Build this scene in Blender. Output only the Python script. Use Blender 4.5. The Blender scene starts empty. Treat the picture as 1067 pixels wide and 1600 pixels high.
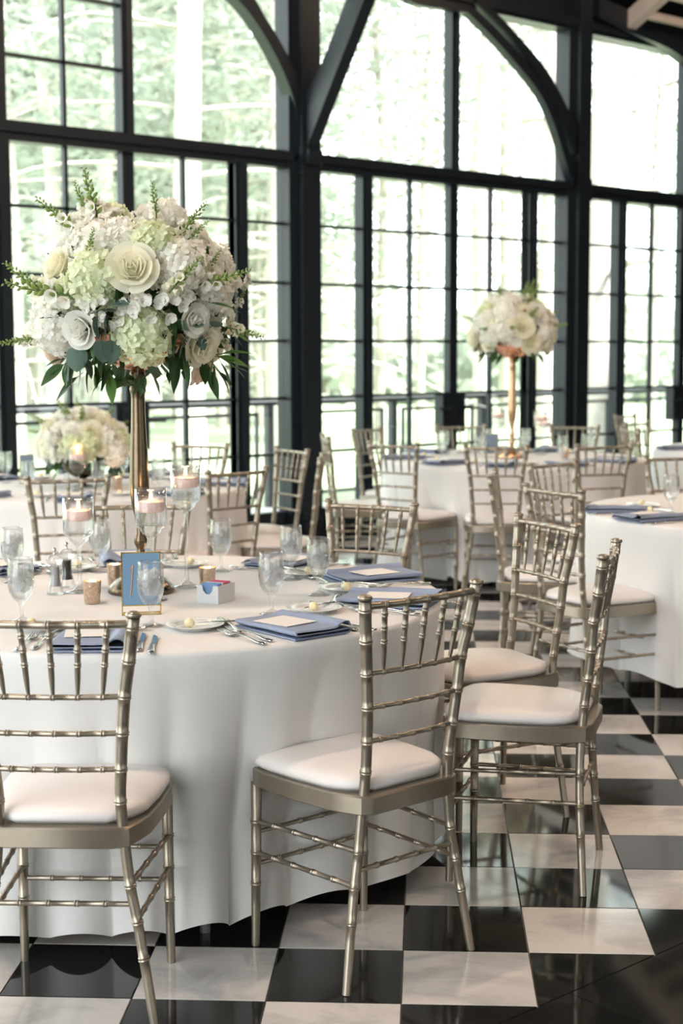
import bpy, math, random
from math import sin, cos, pi, radians, sqrt, atan2, hypot
from mathutils import Vector, Matrix

# ------------------------------------------------------------------ scene, camera, sky, lamps, exposure
S = bpy.context.scene
COL = S.collection
random.seed(7)

cam_d = bpy.data.cameras.new('camera')
cam = bpy.data.objects.new('camera', cam_d)
COL.objects.link(cam)
S.camera = cam
cam_d.sensor_fit = 'VERTICAL'
cam_d.sensor_height = 36.0
cam_d.lens = 2367.2 / 1600 * 36.0
cam_d.clip_end = 400
CR = Vector((0.74437711, -0.66774957, -0.00363566))
CU = Vector((0.07341422, 0.07642487, 0.99436894))
CF = Vector((0.66371158, 0.74045239, -0.10591124))
m = Matrix.Identity(4)
for k in range(3):
    m[k][0], m[k][1], m[k][2] = CR[k], CU[k], -CF[k]
m.translation = Vector((-2.2708513, -2.33868856, 1.45462642))
cam.matrix_world = m
cam_d.dof.use_dof = True
cam_d.dof.focus_distance = 3.75
cam_d.dof.aperture_fstop = 4.0

W = bpy.data.worlds.new('world')
S.world = W
W.use_nodes = True
bg = W.node_tree.nodes['Background']
bg.inputs[0].default_value = (0.93, 0.985, 1.0, 1)
bg.inputs[1].default_value = 6.4

def lamp(x, y, z, watts, rad=0.13, col=(1.0, 0.73, 0.53)):
    d = bpy.data.lights.new('chandelier_light', 'POINT')
    d.energy = watts
    d.color = col
    d.shadow_soft_size = rad
    o = bpy.data.objects.new('chandelier_light', d)
    o.location = (x, y, z)
    COL.objects.link(o)
for lx, ly, lw in ((-1.0, 1.75, 360), (2.9, -0.9, 270), (3.3, 2.9, 160), (6.6, 1.2, 230), (0.3, 4.6, 90), (8.8, 3.6, 90)):
    lamp(lx, ly, 5.4, lw)

sun_d = bpy.data.lights.new('sun', 'SUN')
sun_d.energy = 27.0
sun_d.color = (1.0, 0.97, 0.92)
sun_d.angle = radians(6)
sun = bpy.data.objects.new('sun', sun_d)
COL.objects.link(sun)
sun.rotation_euler = (radians(40), 0, radians(14))

S.view_settings.view_transform = 'Standard'
S.view_settings.look = 'None'
S.view_settings.gamma = 1.0
S.view_settings.exposure = -0.17
S.view_settings.use_curve_mapping = False
S.cycles.max_bounces = 14
S.cycles.transmission_bounces = 12
S.cycles.transparent_max_bounces = 24
S.cycles.glossy_bounces = 5
S.cycles.diffuse_bounces = 5
S.cycles.caustics_reflective = False
S.cycles.caustics_refractive = False
S.cycles.sample_clamp_indirect = 6.0
S.cycles.use_denoising = True

# ------------------------------------------------------------------ materials
def nodes(name):
    mt = bpy.data.materials.new(name)
    mt.use_nodes = True
    nt = mt.node_tree
    p = nt.nodes['Principled BSDF']
    return mt, nt, p

def mat(name, col, rough=0.5, metal=0.0, spec=0.5, noise=0.0, nscale=20.0, bump=0.0, bscale=200.0, coat=0.0, trans=0.0, ior=1.45, emit=None, estr=0.0, rand=0.0):
    mt, nt, p = nodes(name)
    p.inputs['Base Color'].default_value = (*col, 1)
    p.inputs['Roughness'].default_value = rough
    p.inputs['Metallic'].default_value = metal
    p.inputs['Specular IOR Level'].default_value = spec
    p.inputs['Coat Weight'].default_value = coat
    p.inputs['Transmission Weight'].default_value = trans
    p.inputs['IOR'].default_value = ior
    if emit:
        p.inputs['Emission Color'].default_value = (*emit, 1)
        p.inputs['Emission Strength'].default_value = estr
    tc = nt.nodes.new('ShaderNodeTexCoord')
    if noise or rand:
        n = nt.nodes.new('ShaderNodeTexNoise')
        n.inputs['Scale'].default_value = nscale
        n.inputs['Detail'].default_value = 3
        nt.links.new(tc.outputs['Object'], n.inputs['Vector'])
        src = n.outputs['Fac']
        amt = noise
        mr = nt.nodes.new('ShaderNodeMapRange')
        mr.inputs['To Min'].default_value = 1 - amt
        mr.inputs['To Max'].default_value = 1 + amt
        nt.links.new(src, mr.inputs['Value'])
        val = mr.outputs['Result']
        if rand:
            oi = nt.nodes.new('ShaderNodeObjectInfo')
            m2 = nt.nodes.new('ShaderNodeMapRange')
            m2.inputs['To Min'].default_value = 1 - rand
            m2.inputs['To Max'].default_value = 1 + rand
            nt.links.new(oi.outputs['Random'], m2.inputs['Value'])
            mm = nt.nodes.new('ShaderNodeMath'); mm.operation = 'MULTIPLY'
            nt.links.new(val, mm.inputs[0]); nt.links.new(m2.outputs['Result'], mm.inputs[1])
            val = mm.outputs[0]
        mx = nt.nodes.new('ShaderNodeVectorMath'); mx.operation = 'SCALE'
        mx.inputs[0].default_value = col
        nt.links.new(val, mx.inputs['Scale'])
        nt.links.new(mx.outputs['Vector'], p.inputs['Base Color'])
    if bump:
        n2 = nt.nodes.new('ShaderNodeTexNoise')
        n2.inputs['Scale'].default_value = bscale
        nt.links.new(tc.outputs['Object'], n2.inputs['Vector'])
        b = nt.nodes.new('ShaderNodeBump')
        b.inputs['Strength'].default_value = bump
        b.inputs['Distance'].default_value = 0.002
        nt.links.new(n2.outputs['Fac'], b.inputs['Height'])
        nt.links.new(b.outputs['Normal'], p.inputs['Normal'])
    return mt

def soft(name, col, rough=0.7, tr=0.3, noise=0.06, nscale=30.0, rand=0.0):
    """a thin leaf, petal or cloth: diffuse surface that also lets light through"""
    mt = mat(name, col, rough, noise=noise, nscale=nscale, spec=0.25, rand=rand)
    nt = mt.node_tree
    p = nt.nodes['Principled BSDF']
    out = nt.nodes['Material Output']
    t = nt.nodes.new('ShaderNodeBsdfTranslucent')
    t.inputs['Color'].default_value = (*col, 1)
    mx = nt.nodes.new('ShaderNodeMixShader')
    mx.inputs[0].default_value = tr
    nt.links.new(p.outputs[0], mx.inputs[1])
    nt.links.new(t.outputs[0], mx.inputs[2])
    nt.links.new(mx.outputs[0], out.inputs['Surface'])
    return mt

def clear(name, col=(1, 1, 1), refr=0.15, rough=0.0, ior=1.45, white=0.0, edge=0.75, sharp=3.5):
    """clear glass, water or ice: mostly see-through, mirror-like towards its edges, partly refracting"""
    mt = bpy.data.materials.new(name)
    mt.use_nodes = True
    nt = mt.node_tree
    nt.nodes.remove(nt.nodes['Principled BSDF'])
    out = nt.nodes['Material Output']
    N, L = nt.nodes.new, nt.links.new
    g = N('ShaderNodeBsdfGlass')
    g.inputs['Color'].default_value = (*col, 1)
    g.inputs['Roughness'].default_value = rough
    g.inputs['IOR'].default_value = ior
    t = N('ShaderNodeBsdfTransparent')
    t.inputs['Color'].default_value = (*col, 1)
    mx = N('ShaderNodeMixShader')
    mx.inputs[0].default_value = refr
    L(t.outputs[0], mx.inputs[1]); L(g.outputs[0], mx.inputs[2])
    lw = N('ShaderNodeLayerWeight')
    pw = N('ShaderNodeMath'); pw.operation = 'POWER'
    pw.inputs[1].default_value = sharp
    L(lw.outputs['Facing'], pw.inputs[0])
    mr = N('ShaderNodeMapRange')
    mr.inputs['To Min'].default_value = 0.025
    mr.inputs['To Max'].default_value = edge
    L(pw.outputs[0], mr.inputs['Value'])
    gl = N('ShaderNodeBsdfGlossy')
    gl.inputs['Roughness'].default_value = max(rough, 0.02)
    m1 = N('ShaderNodeMixShader')
    L(mr.outputs['Result'], m1.inputs[0]); L(mx.outputs[0], m1.inputs[1]); L(gl.outputs[0], m1.inputs[2])
    last = m1
    if white:
        d = N('ShaderNodeBsdfDiffuse'); d.inputs['Color'].default_value = (0.97, 0.98, 0.98, 1)
        tl = N('ShaderNodeBsdfTranslucent'); tl.inputs['Color'].default_value = (0.97, 0.98, 0.98, 1)
        dm = N('ShaderNodeMixShader'); dm.inputs[0].default_value = 0.6
        L(d.outputs[0], dm.inputs[1]); L(tl.outputs[0], dm.inputs[2])
        m2 = N('ShaderNodeMixShader'); m2.inputs[0].default_value = white
        L(m1.outputs[0], m2.inputs[1]); L(dm.outputs[0], m2.inputs[2])
        last = m2
    L(last.outputs[0], out.inputs['Surface'])
    return mt

def pane_mat():
    mt = bpy.data.materials.new('window_glass')
    mt.use_nodes = True
    nt = mt.node_tree
    nt.nodes.remove(nt.nodes['Principled BSDF'])
    out = nt.nodes['Material Output']
    t = nt.nodes.new('ShaderNodeBsdfTransparent')
    t.inputs['Color'].default_value = (0.93, 0.96, 0.95, 1)
    g = nt.nodes.new('ShaderNodeBsdfGlossy')
    g.inputs['Roughness'].default_value = 0.01
    lw = nt.nodes.new('ShaderNodeLayerWeight')
    pw = nt.nodes.new('ShaderNodeMath'); pw.operation = 'POWER'
    pw.inputs[1].default_value = 4.0
    nt.links.new(lw.outputs['Facing'], pw.inputs[0])
    fr = nt.nodes.new('ShaderNodeMapRange')
    fr.inputs['To Min'].default_value = 0.03
    fr.inputs['To Max'].default_value = 0.9
    nt.links.new(pw.outputs[0], fr.inputs['Value'])
    mx = nt.nodes.new('ShaderNodeMixShader')
    nt.links.new(fr.outputs[0], mx.inputs[0])
    nt.links.new(t.outputs[0], mx.inputs[1])
    nt.links.new(g.outputs[0], mx.inputs[2])
    nt.links.new(mx.outputs[0], out.inputs['Surface'])
    return mt

def stone(name, base, vein, rough, amount, scale=3.0):
    mt, nt, p = nodes(name)
    p.inputs['Roughness'].default_value = rough
    tc = nt.nodes.new('ShaderNodeTexCoord')
    oi = nt.nodes.new('ShaderNodeObjectInfo')
    sc = nt.nodes.new('ShaderNodeVectorMath'); sc.operation = 'SCALE'
    sc.inputs[0].default_value = (37.0, 53.0, 11.0)
    nt.links.new(oi.outputs['Random'], sc.inputs['Scale'])
    ad = nt.nodes.new('ShaderNodeVectorMath'); ad.operation = 'ADD'
    nt.links.new(tc.outputs['Object'], ad.inputs[0])
    nt.links.new(sc.outputs[0], ad.inputs[1])
    mp = nt.nodes.new('ShaderNodeMapping')
    mp.inputs['Rotation'].default_value = (0, 0, 0.6)
    mp.inputs['Scale'].default_value = (1.0, 1.5, 1.0)
    nt.links.new(ad.outputs[0], mp.inputs['Vector'])
    n = nt.nodes.new('ShaderNodeTexNoise')
    n.inputs['Scale'].default_value = scale
    n.inputs['Detail'].default_value = 8
    n.inputs['Roughness'].default_value = 0.62
    n.inputs['Distortion'].default_value = 0.8
    nt.links.new(mp.outputs[0], n.inputs['Vector'])
    r = nt.nodes.new('ShaderNodeValToRGB')
    r.color_ramp.elements[0].position = 0.36
    r.color_ramp.elements[0].color = (*vein, 1)
    r.color_ramp.elements[1].position = 0.36 + amount
    r.color_ramp.elements[1].color = (*base, 1)
    nt.links.new(n.outputs['Fac'], r.inputs[0])
    nt.links.new(r.outputs[0], p.inputs['Base Color'])
    return mt

M = {}
M['frame'] = mat('black_painted_steel', (0.009, 0.013, 0.018), 0.36, spec=0.4, noise=0.15, nscale=6)
M['pane'] = pane_mat()
M['grout'] = mat('dark_grout', (0.14, 0.13, 0.115), 0.8, noise=0.2)
M['white_tile'] = stone('white_marble', (0.72, 0.665, 0.615), (0.50, 0.465, 0.44), 0.10, 0.17)
M['black_tile'] = stone('black_marble', (0.012, 0.013, 0.013), (0.02, 0.022, 0.022), 0.06, 0.2)
M['wood_dark'] = mat('dark_ceiling_boards', (0.007, 0.007, 0.007), 0.7, spec=0.2, noise=0.3, nscale=5)
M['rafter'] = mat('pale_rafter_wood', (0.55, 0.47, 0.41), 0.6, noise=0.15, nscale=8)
M['panel'] = mat('dark_wall_panelling', (0.03, 0.032, 0.035), 0.5, noise=0.1)
M['plaster'] = mat('cream_plaster', (0.72, 0.70, 0.67), 0.8, noise=0.05)
M['champagne'] = mat('champagne_metallic_paint', (0.38, 0.33, 0.262), 0.36, metal=0.85, noise=0.07, nscale=60, bump=0.06, bscale=500)
M['vinyl'] = mat('ivory_vinyl', (0.83, 0.775, 0.745), 0.36, noise=0.03, bump=0.03, bscale=300)
M['cloth'] = mat('white_linen_cloth', (0.79, 0.775, 0.755), 0.85, spec=0.2, noise=0.03, nscale=8, bump=0.12, bscale=700)
M['table_wood'] = mat('plywood_table', (0.35, 0.27, 0.18), 0.6, noise=0.15)
M['steel_leg'] = mat('grey_steel_leg', (0.35, 0.35, 0.34), 0.35, metal=0.9)
M['gold'] = mat('antique_gold_metal', (0.155, 0.115, 0.075), 0.27, metal=1.0, noise=0.18, nscale=40, bump=0.15, bscale=120)
M['gold_pale'] = mat('pale_copper_gold', (0.62, 0.40, 0.24), 0.28, metal=1.0, noise=0.1, nscale=40)
M['copper'] = mat('rose_gold_metal', (0.78, 0.40, 0.26), 0.25, metal=1.0, noise=0.05)
M['brass'] = mat('brass_wire', (0.70, 0.52, 0.20), 0.25, metal=1.0)
M['glass'] = clear('clear_glass', refr=0.13, edge=0.85, sharp=2.8)
M['candle_glass'] = clear('thick_clear_glass', refr=0.15, edge=0.95, sharp=2.4)
M['water'] = clear('water', (0.99, 0.995, 0.995), refr=0.06, ior=1.33, edge=0.3)
M['ice'] = clear('ice', refr=0.16, rough=0.05, ior=1.31, white=0.5, edge=0.5)
M['acrylic'] = clear('clear_acrylic', refr=0.35, ior=1.49)
M['silver'] = mat('polished_silver', (0.72, 0.71, 0.69), 0.13, metal=1.0)
M['blade'] = mat('polished_blade', (0.62, 0.63, 0.64), 0.08, metal=1.0)
M['porcelain'] = mat('white_porcelain', (0.80, 0.80, 0.79), 0.12, coat=0.3)
M['butter'] = mat('butter', (0.85, 0.74, 0.46), 0.5, noise=0.05)
M['napkin'] = mat('dusty_blue_napkin', (0.265, 0.315, 0.435), 0.62, spec=0.45, noise=0.05)
M['card'] = mat('cream_card', (0.80, 0.76, 0.72), 0.7)
M['blue_card'] = mat('blue_card', (0.165, 0.29, 0.43), 0.5, noise=0.08, nscale=14)
M['grey_card'] = mat('grey_blue_card', (0.20, 0.26, 0.34), 0.6, noise=0.06)
M['copper_ink'] = mat('copper_ink', (0.52, 0.25, 0.10), 0.4, metal=0.4)
M['wax'] = mat('blush_wax', (0.83, 0.63, 0.56), 0.45, spec=0.4, emit=(1.0, 0.66, 0.54), estr=0.28)  # flame glow inside the wax put in as emission
M['flame'] = mat('flame', (1, 0.8, 0.5), 0.5, emit=(1.0, 0.72, 0.38), estr=9.0)
M['wick'] = mat('wick', (0.05, 0.04, 0.03), 0.9)
M['box_white'] = mat('white_lacquer_box', (0.70, 0.71, 0.72), 0.35)
M['packet_pink'] = mat('pink_packet', (0.62, 0.08, 0.16), 0.5)
M['packet_blue'] = mat('blue_packet', (0.18, 0.30, 0.52), 0.5)
M['packet_white'] = mat('white_packet', (0.8, 0.78, 0.74), 0.5)
M['pepper'] = mat('peppercorns', (0.03, 0.025, 0.025), 0.6, noise=0.5, nscale=300, bump=1.0, bscale=300)
M['salt'] = mat('coarse_salt', (0.82, 0.82, 0.82), 0.5, bump=0.6, bscale=400)
M['white_bloom'] = soft('white_petal', (0.94, 0.93, 0.87), 0.6, 0.42, 0.05, 60, rand=0.03)
M['green_bloom'] = soft('pale_green_petal', (0.84, 0.88, 0.66), 0.6, 0.40, 0.10, 40, rand=0.05)
M['cream_bloom'] = soft('cream_petal', (0.94, 0.92, 0.78), 0.55, 0.42, 0.05, 60)
M['blush_bloom'] = soft('blush_petal', (0.84, 0.72, 0.60), 0.55, 0.40, 0.05, 60)
M['leaf_dark'] = soft('dark_green_leaf', (0.035, 0.075, 0.025), 0.38, 0.2, 0.25, 30, rand=0.2)
M['leaf_mid'] = soft('fresh_green_leaf', (0.10, 0.21, 0.045), 0.45, 0.3, 0.2, 30, rand=0.2)
M['leaf_grey'] = soft('eucalyptus_leaf', (0.10, 0.155, 0.12), 0.55, 0.15, 0.12, 30, rand=0.15)
M['bud'] = soft('green_bud', (0.30, 0.40, 0.12), 0.5, 0.25, 0.15, 50)
M['stem'] = mat('green_stem', (0.13, 0.22, 0.06), 0.5)
M['bark'] = mat('pale_pine_bark', (0.58, 0.54, 0.49), 0.9, noise=0.35, nscale=7, rand=0.25)  # outdoor veiling glare put into the bark colour as paleness
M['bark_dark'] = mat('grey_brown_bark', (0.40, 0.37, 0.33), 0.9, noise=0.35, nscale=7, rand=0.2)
M['needles'] = soft('pine_needles', (0.37, 0.405, 0.355), 0.7, 0.4, 0.2, 3, rand=0.2)  # washed-out haze put into the needle colour
M['needles_pale'] = soft('haze_paled_needles', (0.48, 0.515, 0.45), 0.7, 0.4, 0.2, 3, rand=0.15)  # the same outdoor haze, put in more strongly as a paler colour
M['lawn'] = mat('lawn', (0.33, 0.39, 0.26), 0.9, noise=0.3, nscale=1.2)
M['terrace'] = mat('pale_terrace_stone', (0.62, 0.61, 0.59), 0.6, noise=0.1)
M['rail_sky_sheen'] = mat('sky_sheen_handrail', (0.86, 0.87, 0.88), 0.3)  # reflected sky put into the rail's own colour
M['rail_dark'] = mat('dark_railing_steel', (0.05, 0.055, 0.06), 0.5)
M['mercury'] = mat('mercury_glass', (0.55, 0.43, 0.33), 0.22, metal=0.8, noise=0.6, nscale=140, bump=0.5, bscale=160, emit=(1.0, 0.55, 0.28), estr=0.04)  # candle glow put into the holder as faint emission

# ------------------------------------------------------------------ mesh helpers
class MB:
    def __init__(self):
        self.v, self.f = [], []
    def box(self, x0, x1, y0, y1, z0, z1, T=None):
        b = len(self.v)
        for x, y, z in ((x0, y0, z0), (x1, y0, z0), (x1, y1, z0), (x0, y1, z0), (x0, y0, z1), (x1, y0, z1), (x1, y1, z1), (x0, y1, z1)):
            p = Vector((x, y, z))
            self.v.append(T @ p if T else p)
        for q in ((0, 3, 2, 1), (4, 5, 6, 7), (0, 1, 5, 4), (1, 2, 6, 5), (2, 3, 7, 6), (3, 0, 4, 7)):
            self.f.append(tuple(b + i for i in q))
        return self
    def tube(self, path, rad, n=8, cap=True, flat=1.0):
        """sweep a circle along a path; rad is a number or one radius per point"""
        P = [Vector(p) for p in path]
        R = rad if isinstance(rad, (list, tuple)) else [rad] * len(P)
        b = len(self.v)
        up = None
        for i, p in enumerate(P):
            t = (P[min(i + 1, len(P) - 1)] - P[max(i - 1, 0)]).normalized()
            if up is None:
                a = Vector((0, 0, 1)) if abs(t.z) < 0.9 else Vector((1, 0, 0))
                up = (a - t * a.dot(t)).normalized()
            else:
                up = (up - t * up.dot(t)).normalized()
            s = t.cross(up)
            for k in range(n):
                an = 2 * pi * k / n
                self.v.append(p + (s * cos(an) + up * sin(an) * flat) * R[i])
        for i in range(len(P) - 1):
            for k in range(n):
                k2 = (k + 1) % n
                self.f.append((b + i * n + k, b + i * n + k2, b + (i + 1) * n + k2, b + (i + 1) * n + k))
        if cap:
            self.f.append(tuple(b + k for k in range(n))[::-1])
            e = b + (len(P) - 1) * n
            self.f.append(tuple(e + k for k in range(n)))
        return self
    def lathe(self, prof, n=24, c=(0, 0, 0), close=False):
        """prof = [(r, z)...] turned about the z axis at c"""
        b = len(self.v)
        for r, z in prof:
            for k in range(n):
                an = 2 * pi * k / n
                self.v.append(Vector((c[0] + r * cos(an), c[1] + r * sin(an), c[2] + z)))
        L = len(prof)
        for i in range(L if close else L - 1):
            j = (i + 1) % L
            for k in range(n):
                k2 = (k + 1) % n
                self.f.append((b + i * n + k, b + i * n + k2, b + j * n + k2, b + j * n + k))
        if not close:
            if prof[0][0] > 1e-5:
                self.f.append(tuple(b + k for k in range(n))[::-1])
            if prof[-1][0] > 1e-5:
                self.f.append(tuple(b + (L - 1) * n + k for k in range(n)))
        return self
    def rings(self, rings, cap=True):
        b = len(self.v)
        n = len(rings[0])
        for r in rings:
            self.v += [Vector(p) for p in r]
        for i in range(len(rings) - 1):
            for k in range(n):
                k2 = (k + 1) % n
                self.f.append((b + i * n + k, b + i * n + k2, b + (i + 1) * n + k2, b + (i + 1) * n + k))
        if cap:
            self.f.append(tuple(b + k for k in range(n))[::-1])
            e = b + (len(rings) - 1) * n
            self.f.append(tuple(e + k for k in range(n)))
        return self
    def grid(self, rows):
        b = len(self.v)
        n = len(rows[0])
        for r in rows:
            self.v += [Vector(p) for p in r]
        for i in range(len(rows) - 1):
            for k in range(n - 1):
                self.f.append((b + i * n + k, b + i * n + k + 1, b + (i + 1) * n + k + 1, b + (i + 1) * n + k))
        return self
    def poly(self, pts):
        b = len(self.v)
        self.v += [Vector(p) for p in pts]
        self.f.append(tuple(range(b, b + len(pts))))
        return self
    def prism(self, pts, h0, h1, axis='z'):
        """extrude a plan outline; axis z: pts=(x,y); axis y: pts=(x,z); axis x: pts=(y,z)"""
        def P(a, b, h):
            return (a, b, h) if axis == 'z' else ((a, h, b) if axis == 'y' else (h, a, b))
        return self.rings([[P(a, b, h0) for a, b in pts], [P(a, b, h1) for a, b in pts]])
    def add(self, other, T):
        b = len(self.v)
        self.v += [T @ p for p in other.v]
        self.f += [tuple(b + i for i in q) for q in other.f]
        return self
    def mesh(self, name, material, smooth=True, angle=40):
        me = bpy.data.meshes.new(name)
        me.from_pydata([tuple(p) for p in self.v], [], self.f)
        me.materials.append(material)
        if smooth:
            for p in me.polygons:
                p.use_smooth = True
            if angle < 180:
                me.set_sharp_from_angle(angle=radians(angle))
        me.update()
        return me
    def build(self, name, material, parent=None, loc=(0, 0, 0), rz=0.0, smooth=True, angle=40):
        return link(self.mesh(name, material, smooth, angle), name, parent, loc, rz)

def link(me, name, parent=None, loc=(0, 0, 0), rz=0.0):
    o = bpy.data.objects.new(name, me)
    COL.objects.link(o)
    o.parent = parent
    o.location = loc
    o.rotation_euler = (0, 0, rz)
    return o

def tag(o, label, cat, group=None, kind=None):
    o['label'] = label
    o['category'] = cat
    if group: o['group'] = group
    if kind: o['kind'] = kind
    return o

def thing(name, label, cat, loc=(0, 0, 0), rz=0.0, group=None):
    o = bpy.data.objects.new(name, None)
    o.empty_display_size = 0.05
    COL.objects.link(o)
    o.location = loc
    o.rotation_euler = (0, 0, rz)
    return tag(o, label, cat, group)

def struct(name, label, cat=None):
    o = bpy.data.objects.new(name, None)
    COL.objects.link(o)
    o['kind'] = 'structure'
    o['label'] = label
    o['category'] = cat or 'structure'
    return o

def kids(o):
    return [c for c in o.children]

def dup(root, loc, rz, label, group=None):
    r = root.copy()
    COL.objects.link(r)
    r.location = loc
    r.rotation_euler = (0, 0, rz)
    r['label'] = label
    if group: r['group'] = group
    for ch in kids(root):
        c = ch.copy()
        COL.objects.link(c)
        c.parent = r
        for g in kids(ch):
            d = g.copy()
            COL.objects.link(d)
            d.parent = c
    return r

def lerp(a, b, t): return a + (b - a) * t

def catmull(pts, sub):
    P = [Vector(p) for p in pts]
    out = []
    for i in range(len(P) - 1):
        p0 = P[max(i - 1, 0)]; p1 = P[i]; p2 = P[i + 1]; p3 = P[min(i + 2, len(P) - 1)]
        for k in range(sub):
            t = k / sub
            out.append(0.5 * ((2 * p1) + (p2 - p0) * t + (2 * p0 - 5 * p1 + 4 * p2 - p3) * t * t + (3 * p1 - p0 - 3 * p2 + p3) * t ** 3))
    out.append(P[-1])
    return out

# ------------------------------------------------------------------ floor
TS = 0.3048
Q = sqrt(0.5)
BORDER = -0.2155
def tw(i, j):      # tile lattice -> world
    return Q * TS * (i + j), Q * TS * (j - i)
def inframe(x, y, z=0.0):
    d = Vector((x, y, z)) - cam.location
    w = d.dot(CF)
    if w < 0.3: return None
    px = 533.5 + 2367.2 * d.dot(CR) / w
    py = 800 - 2367.2 * d.dot(CU) / w
    return w if -60 < px < 1130 and py < 1690 else None
NWALL = 6.62      # inner face of the glazed wall
floor = struct('floor', 'glossy black and white checkerboard marble floor with a black border', 'floor')
MB().box(-7, 18, -8.2, 6.86, -0.2, -0.0035).build('floor_bed', M['grout'], floor, smooth=False)
g = 0.0014
def tile_mesh(mt, h=0.0):
    a = TS / 2 - g
    c = a - 0.0012
    return MB().rings([[(-a, -a, -0.008), (a, -a, -0.008), (a, a, -0.008), (-a, a, -0.008)],
                       [(-a, -a, -0.0012), (a, -a, -0.0012), (a, a, -0.0012), (-a, a, -0.0012)],
                       [(-c, -c, h), (c, -c, h), (c, c, h), (-c, c, h)]]).mesh('tile', mt, False)
TM = {0: tile_mesh(M['white_tile']), 1: tile_mesh(M['black_tile'])}
near, rest = [], {0: MB(), 1: MB()}
for i in range(-40, 50):
    for j in range(-25, 70):
        cx, cy = tw(i + 0.5, j + 0.5)
        if i - j > 1 or cy > NWALL - 0.45 or cy < BORDER - 0.05 or cx < -6 or cx > 17: continue
        c = (i + j) & 1
        if i - j == 1:
            # half tiles along the border
            a0, a1, a2 = tw(i, j), tw(i + 1, j + 1), tw(i, j + 1)
            pts = [(a0[0] + 2.2 * g, a0[1] + g), (a1[0] - 2.2 * g, a1[1] + g), (a2[0], a2[1] - 2.2 * g)]
            w = inframe(cx, cy + 0.05)
            if w and w < 9:
                MB().prism(pts, -0.008, 0.0).build('tile', M['black_tile'], floor, smooth=False)
            else:
                rest[c].prism(pts, -0.008, 0.0)
            continue
        w = inframe(cx, cy)
        if w: near.append((w, i, j, c, cx, cy))
        else:
            T = Matrix.Translation((cx, cy, 0)) @ Matrix.Rotation(-pi / 4, 4, 'Z')
            rest[c].box(-TS / 2 + g, TS / 2 - g, -TS / 2 + g, TS / 2 - g, -0.008, 0, T)
near.sort()
for n, (w, i, j, c, cx, cy) in enumerate(near):
    if n < 270:
        link(TM[c], 'tile', floor, (cx, cy, 0), -pi / 4)
    else:
        T = Matrix.Translation((cx, cy, 0)) @ Matrix.Rotation(-pi / 4, 4, 'Z')
        rest[c].box(-TS / 2 + g, TS / 2 - g, -TS / 2 + g, TS / 2 - g, -0.008, 0, T)
for c, nm in ((0, 'far_white_tiles'), (1, 'far_black_tiles')):
    o = rest[c].build(nm, M['white_tile'] if c == 0 else M['black_tile'], floor, smooth=False)
    o['kind'] = 'stuff'
bt = MB().box(-TS / 2 + g, TS / 2 - g, -TS + g, -g, -0.008, 0).mesh('border_tile', M['black_tile'], False)
far = MB()
for k in range(-20, 56):
    x = 0.32 + (k + 0.5) * TS
    if -0.6 < x < 3.0:
        link(bt, 'border_tile', floor, (x, BORDER - 0.002, 0))
    else:
        far.box(x - TS / 2 + g, x + TS / 2 - g, BORDER - TS + g, BORDER - g, -0.008, 0)
    far.box(x - TS / 2 + g, x + TS / 2 - g, NWALL - 0.36, NWALL - 0.03, -0.008, 0)
    for r_ in range(1, 24):
        far.box(x - TS / 2 + g, x + TS / 2 - g, BORDER - TS * (r_ + 1) + g, BORDER - TS * r_ - g, -0.008, 0)
o = far.build('border_tiles_beyond', M['black_tile'], floor, smooth=False); o['kind'] = 'stuff'

# ------------------------------------------------------------------ glazed wall
FR = M['frame']
wall = struct('wall_north', 'tall black steel window wall with posts, transom and curved braces', 'wall')
Z_TR0, Z_TR1, Z_HEAD = 2.832, 2.956, 4.287
POSTS = [(-4.52, -4.35), (-1.245, -1.075), (2.03, 2.20), (5.315, 5.485), (8.585, 8.755), (11.86, 12.03), (15.1, 15.27)]
YP0 = 6.555
for a, b in POSTS:
    p = MB().box(a, b, YP0, 6.80, 0, 4.9).box(a - 0.012, b + 0.012, YP0 - 0.012, 6.80, 0, 0.16).box(a - 0.008, b + 0.008, YP0 - 0.01, 6.8, 2.80, 2.99)
    p.build('post', FR, wall, smooth=False)
    # stepped jambs either side
    MB().box(a - 0.075, a, 6.62, 6.78, 0, 4.3).box(a - 0.03, a, 6.60, 6.62, 0, 4.3).build('jamb', FR, wall, smooth=False)
    MB().box(b, b + 0.075, 6.62, 6.78, 0, 4.3).box(b, b + 0.03, 6.60, 6.62, 0, 4.3).build('jamb', FR, wall, smooth=False)
for k in range(len(POSTS) - 1):
    a, b = POSTS[k][1], POSTS[k + 1][0]
    MB().box(a, b, 6.63, 6.76, Z_TR0, Z_TR1).box(a, b, 6.60, 6.63, Z_TR0 + 0.055, Z_TR1 - 0.012).build('transom', FR, wall, smooth=False)
    MB().box(a, b, 6.60, 6.78, Z_HEAD, 4.40).box(a, b, 6.57, 6.60, Z_HEAD + 0.03, 4.37).box(a, b, 6.74, 6.80, 4.40, 4.75).build('head_beam', FR, wall, smooth=False)
    MB().box(a, b, 6.60, 6.78, -0.02, 0.045).build('threshold', FR, wall, smooth=False)

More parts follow.
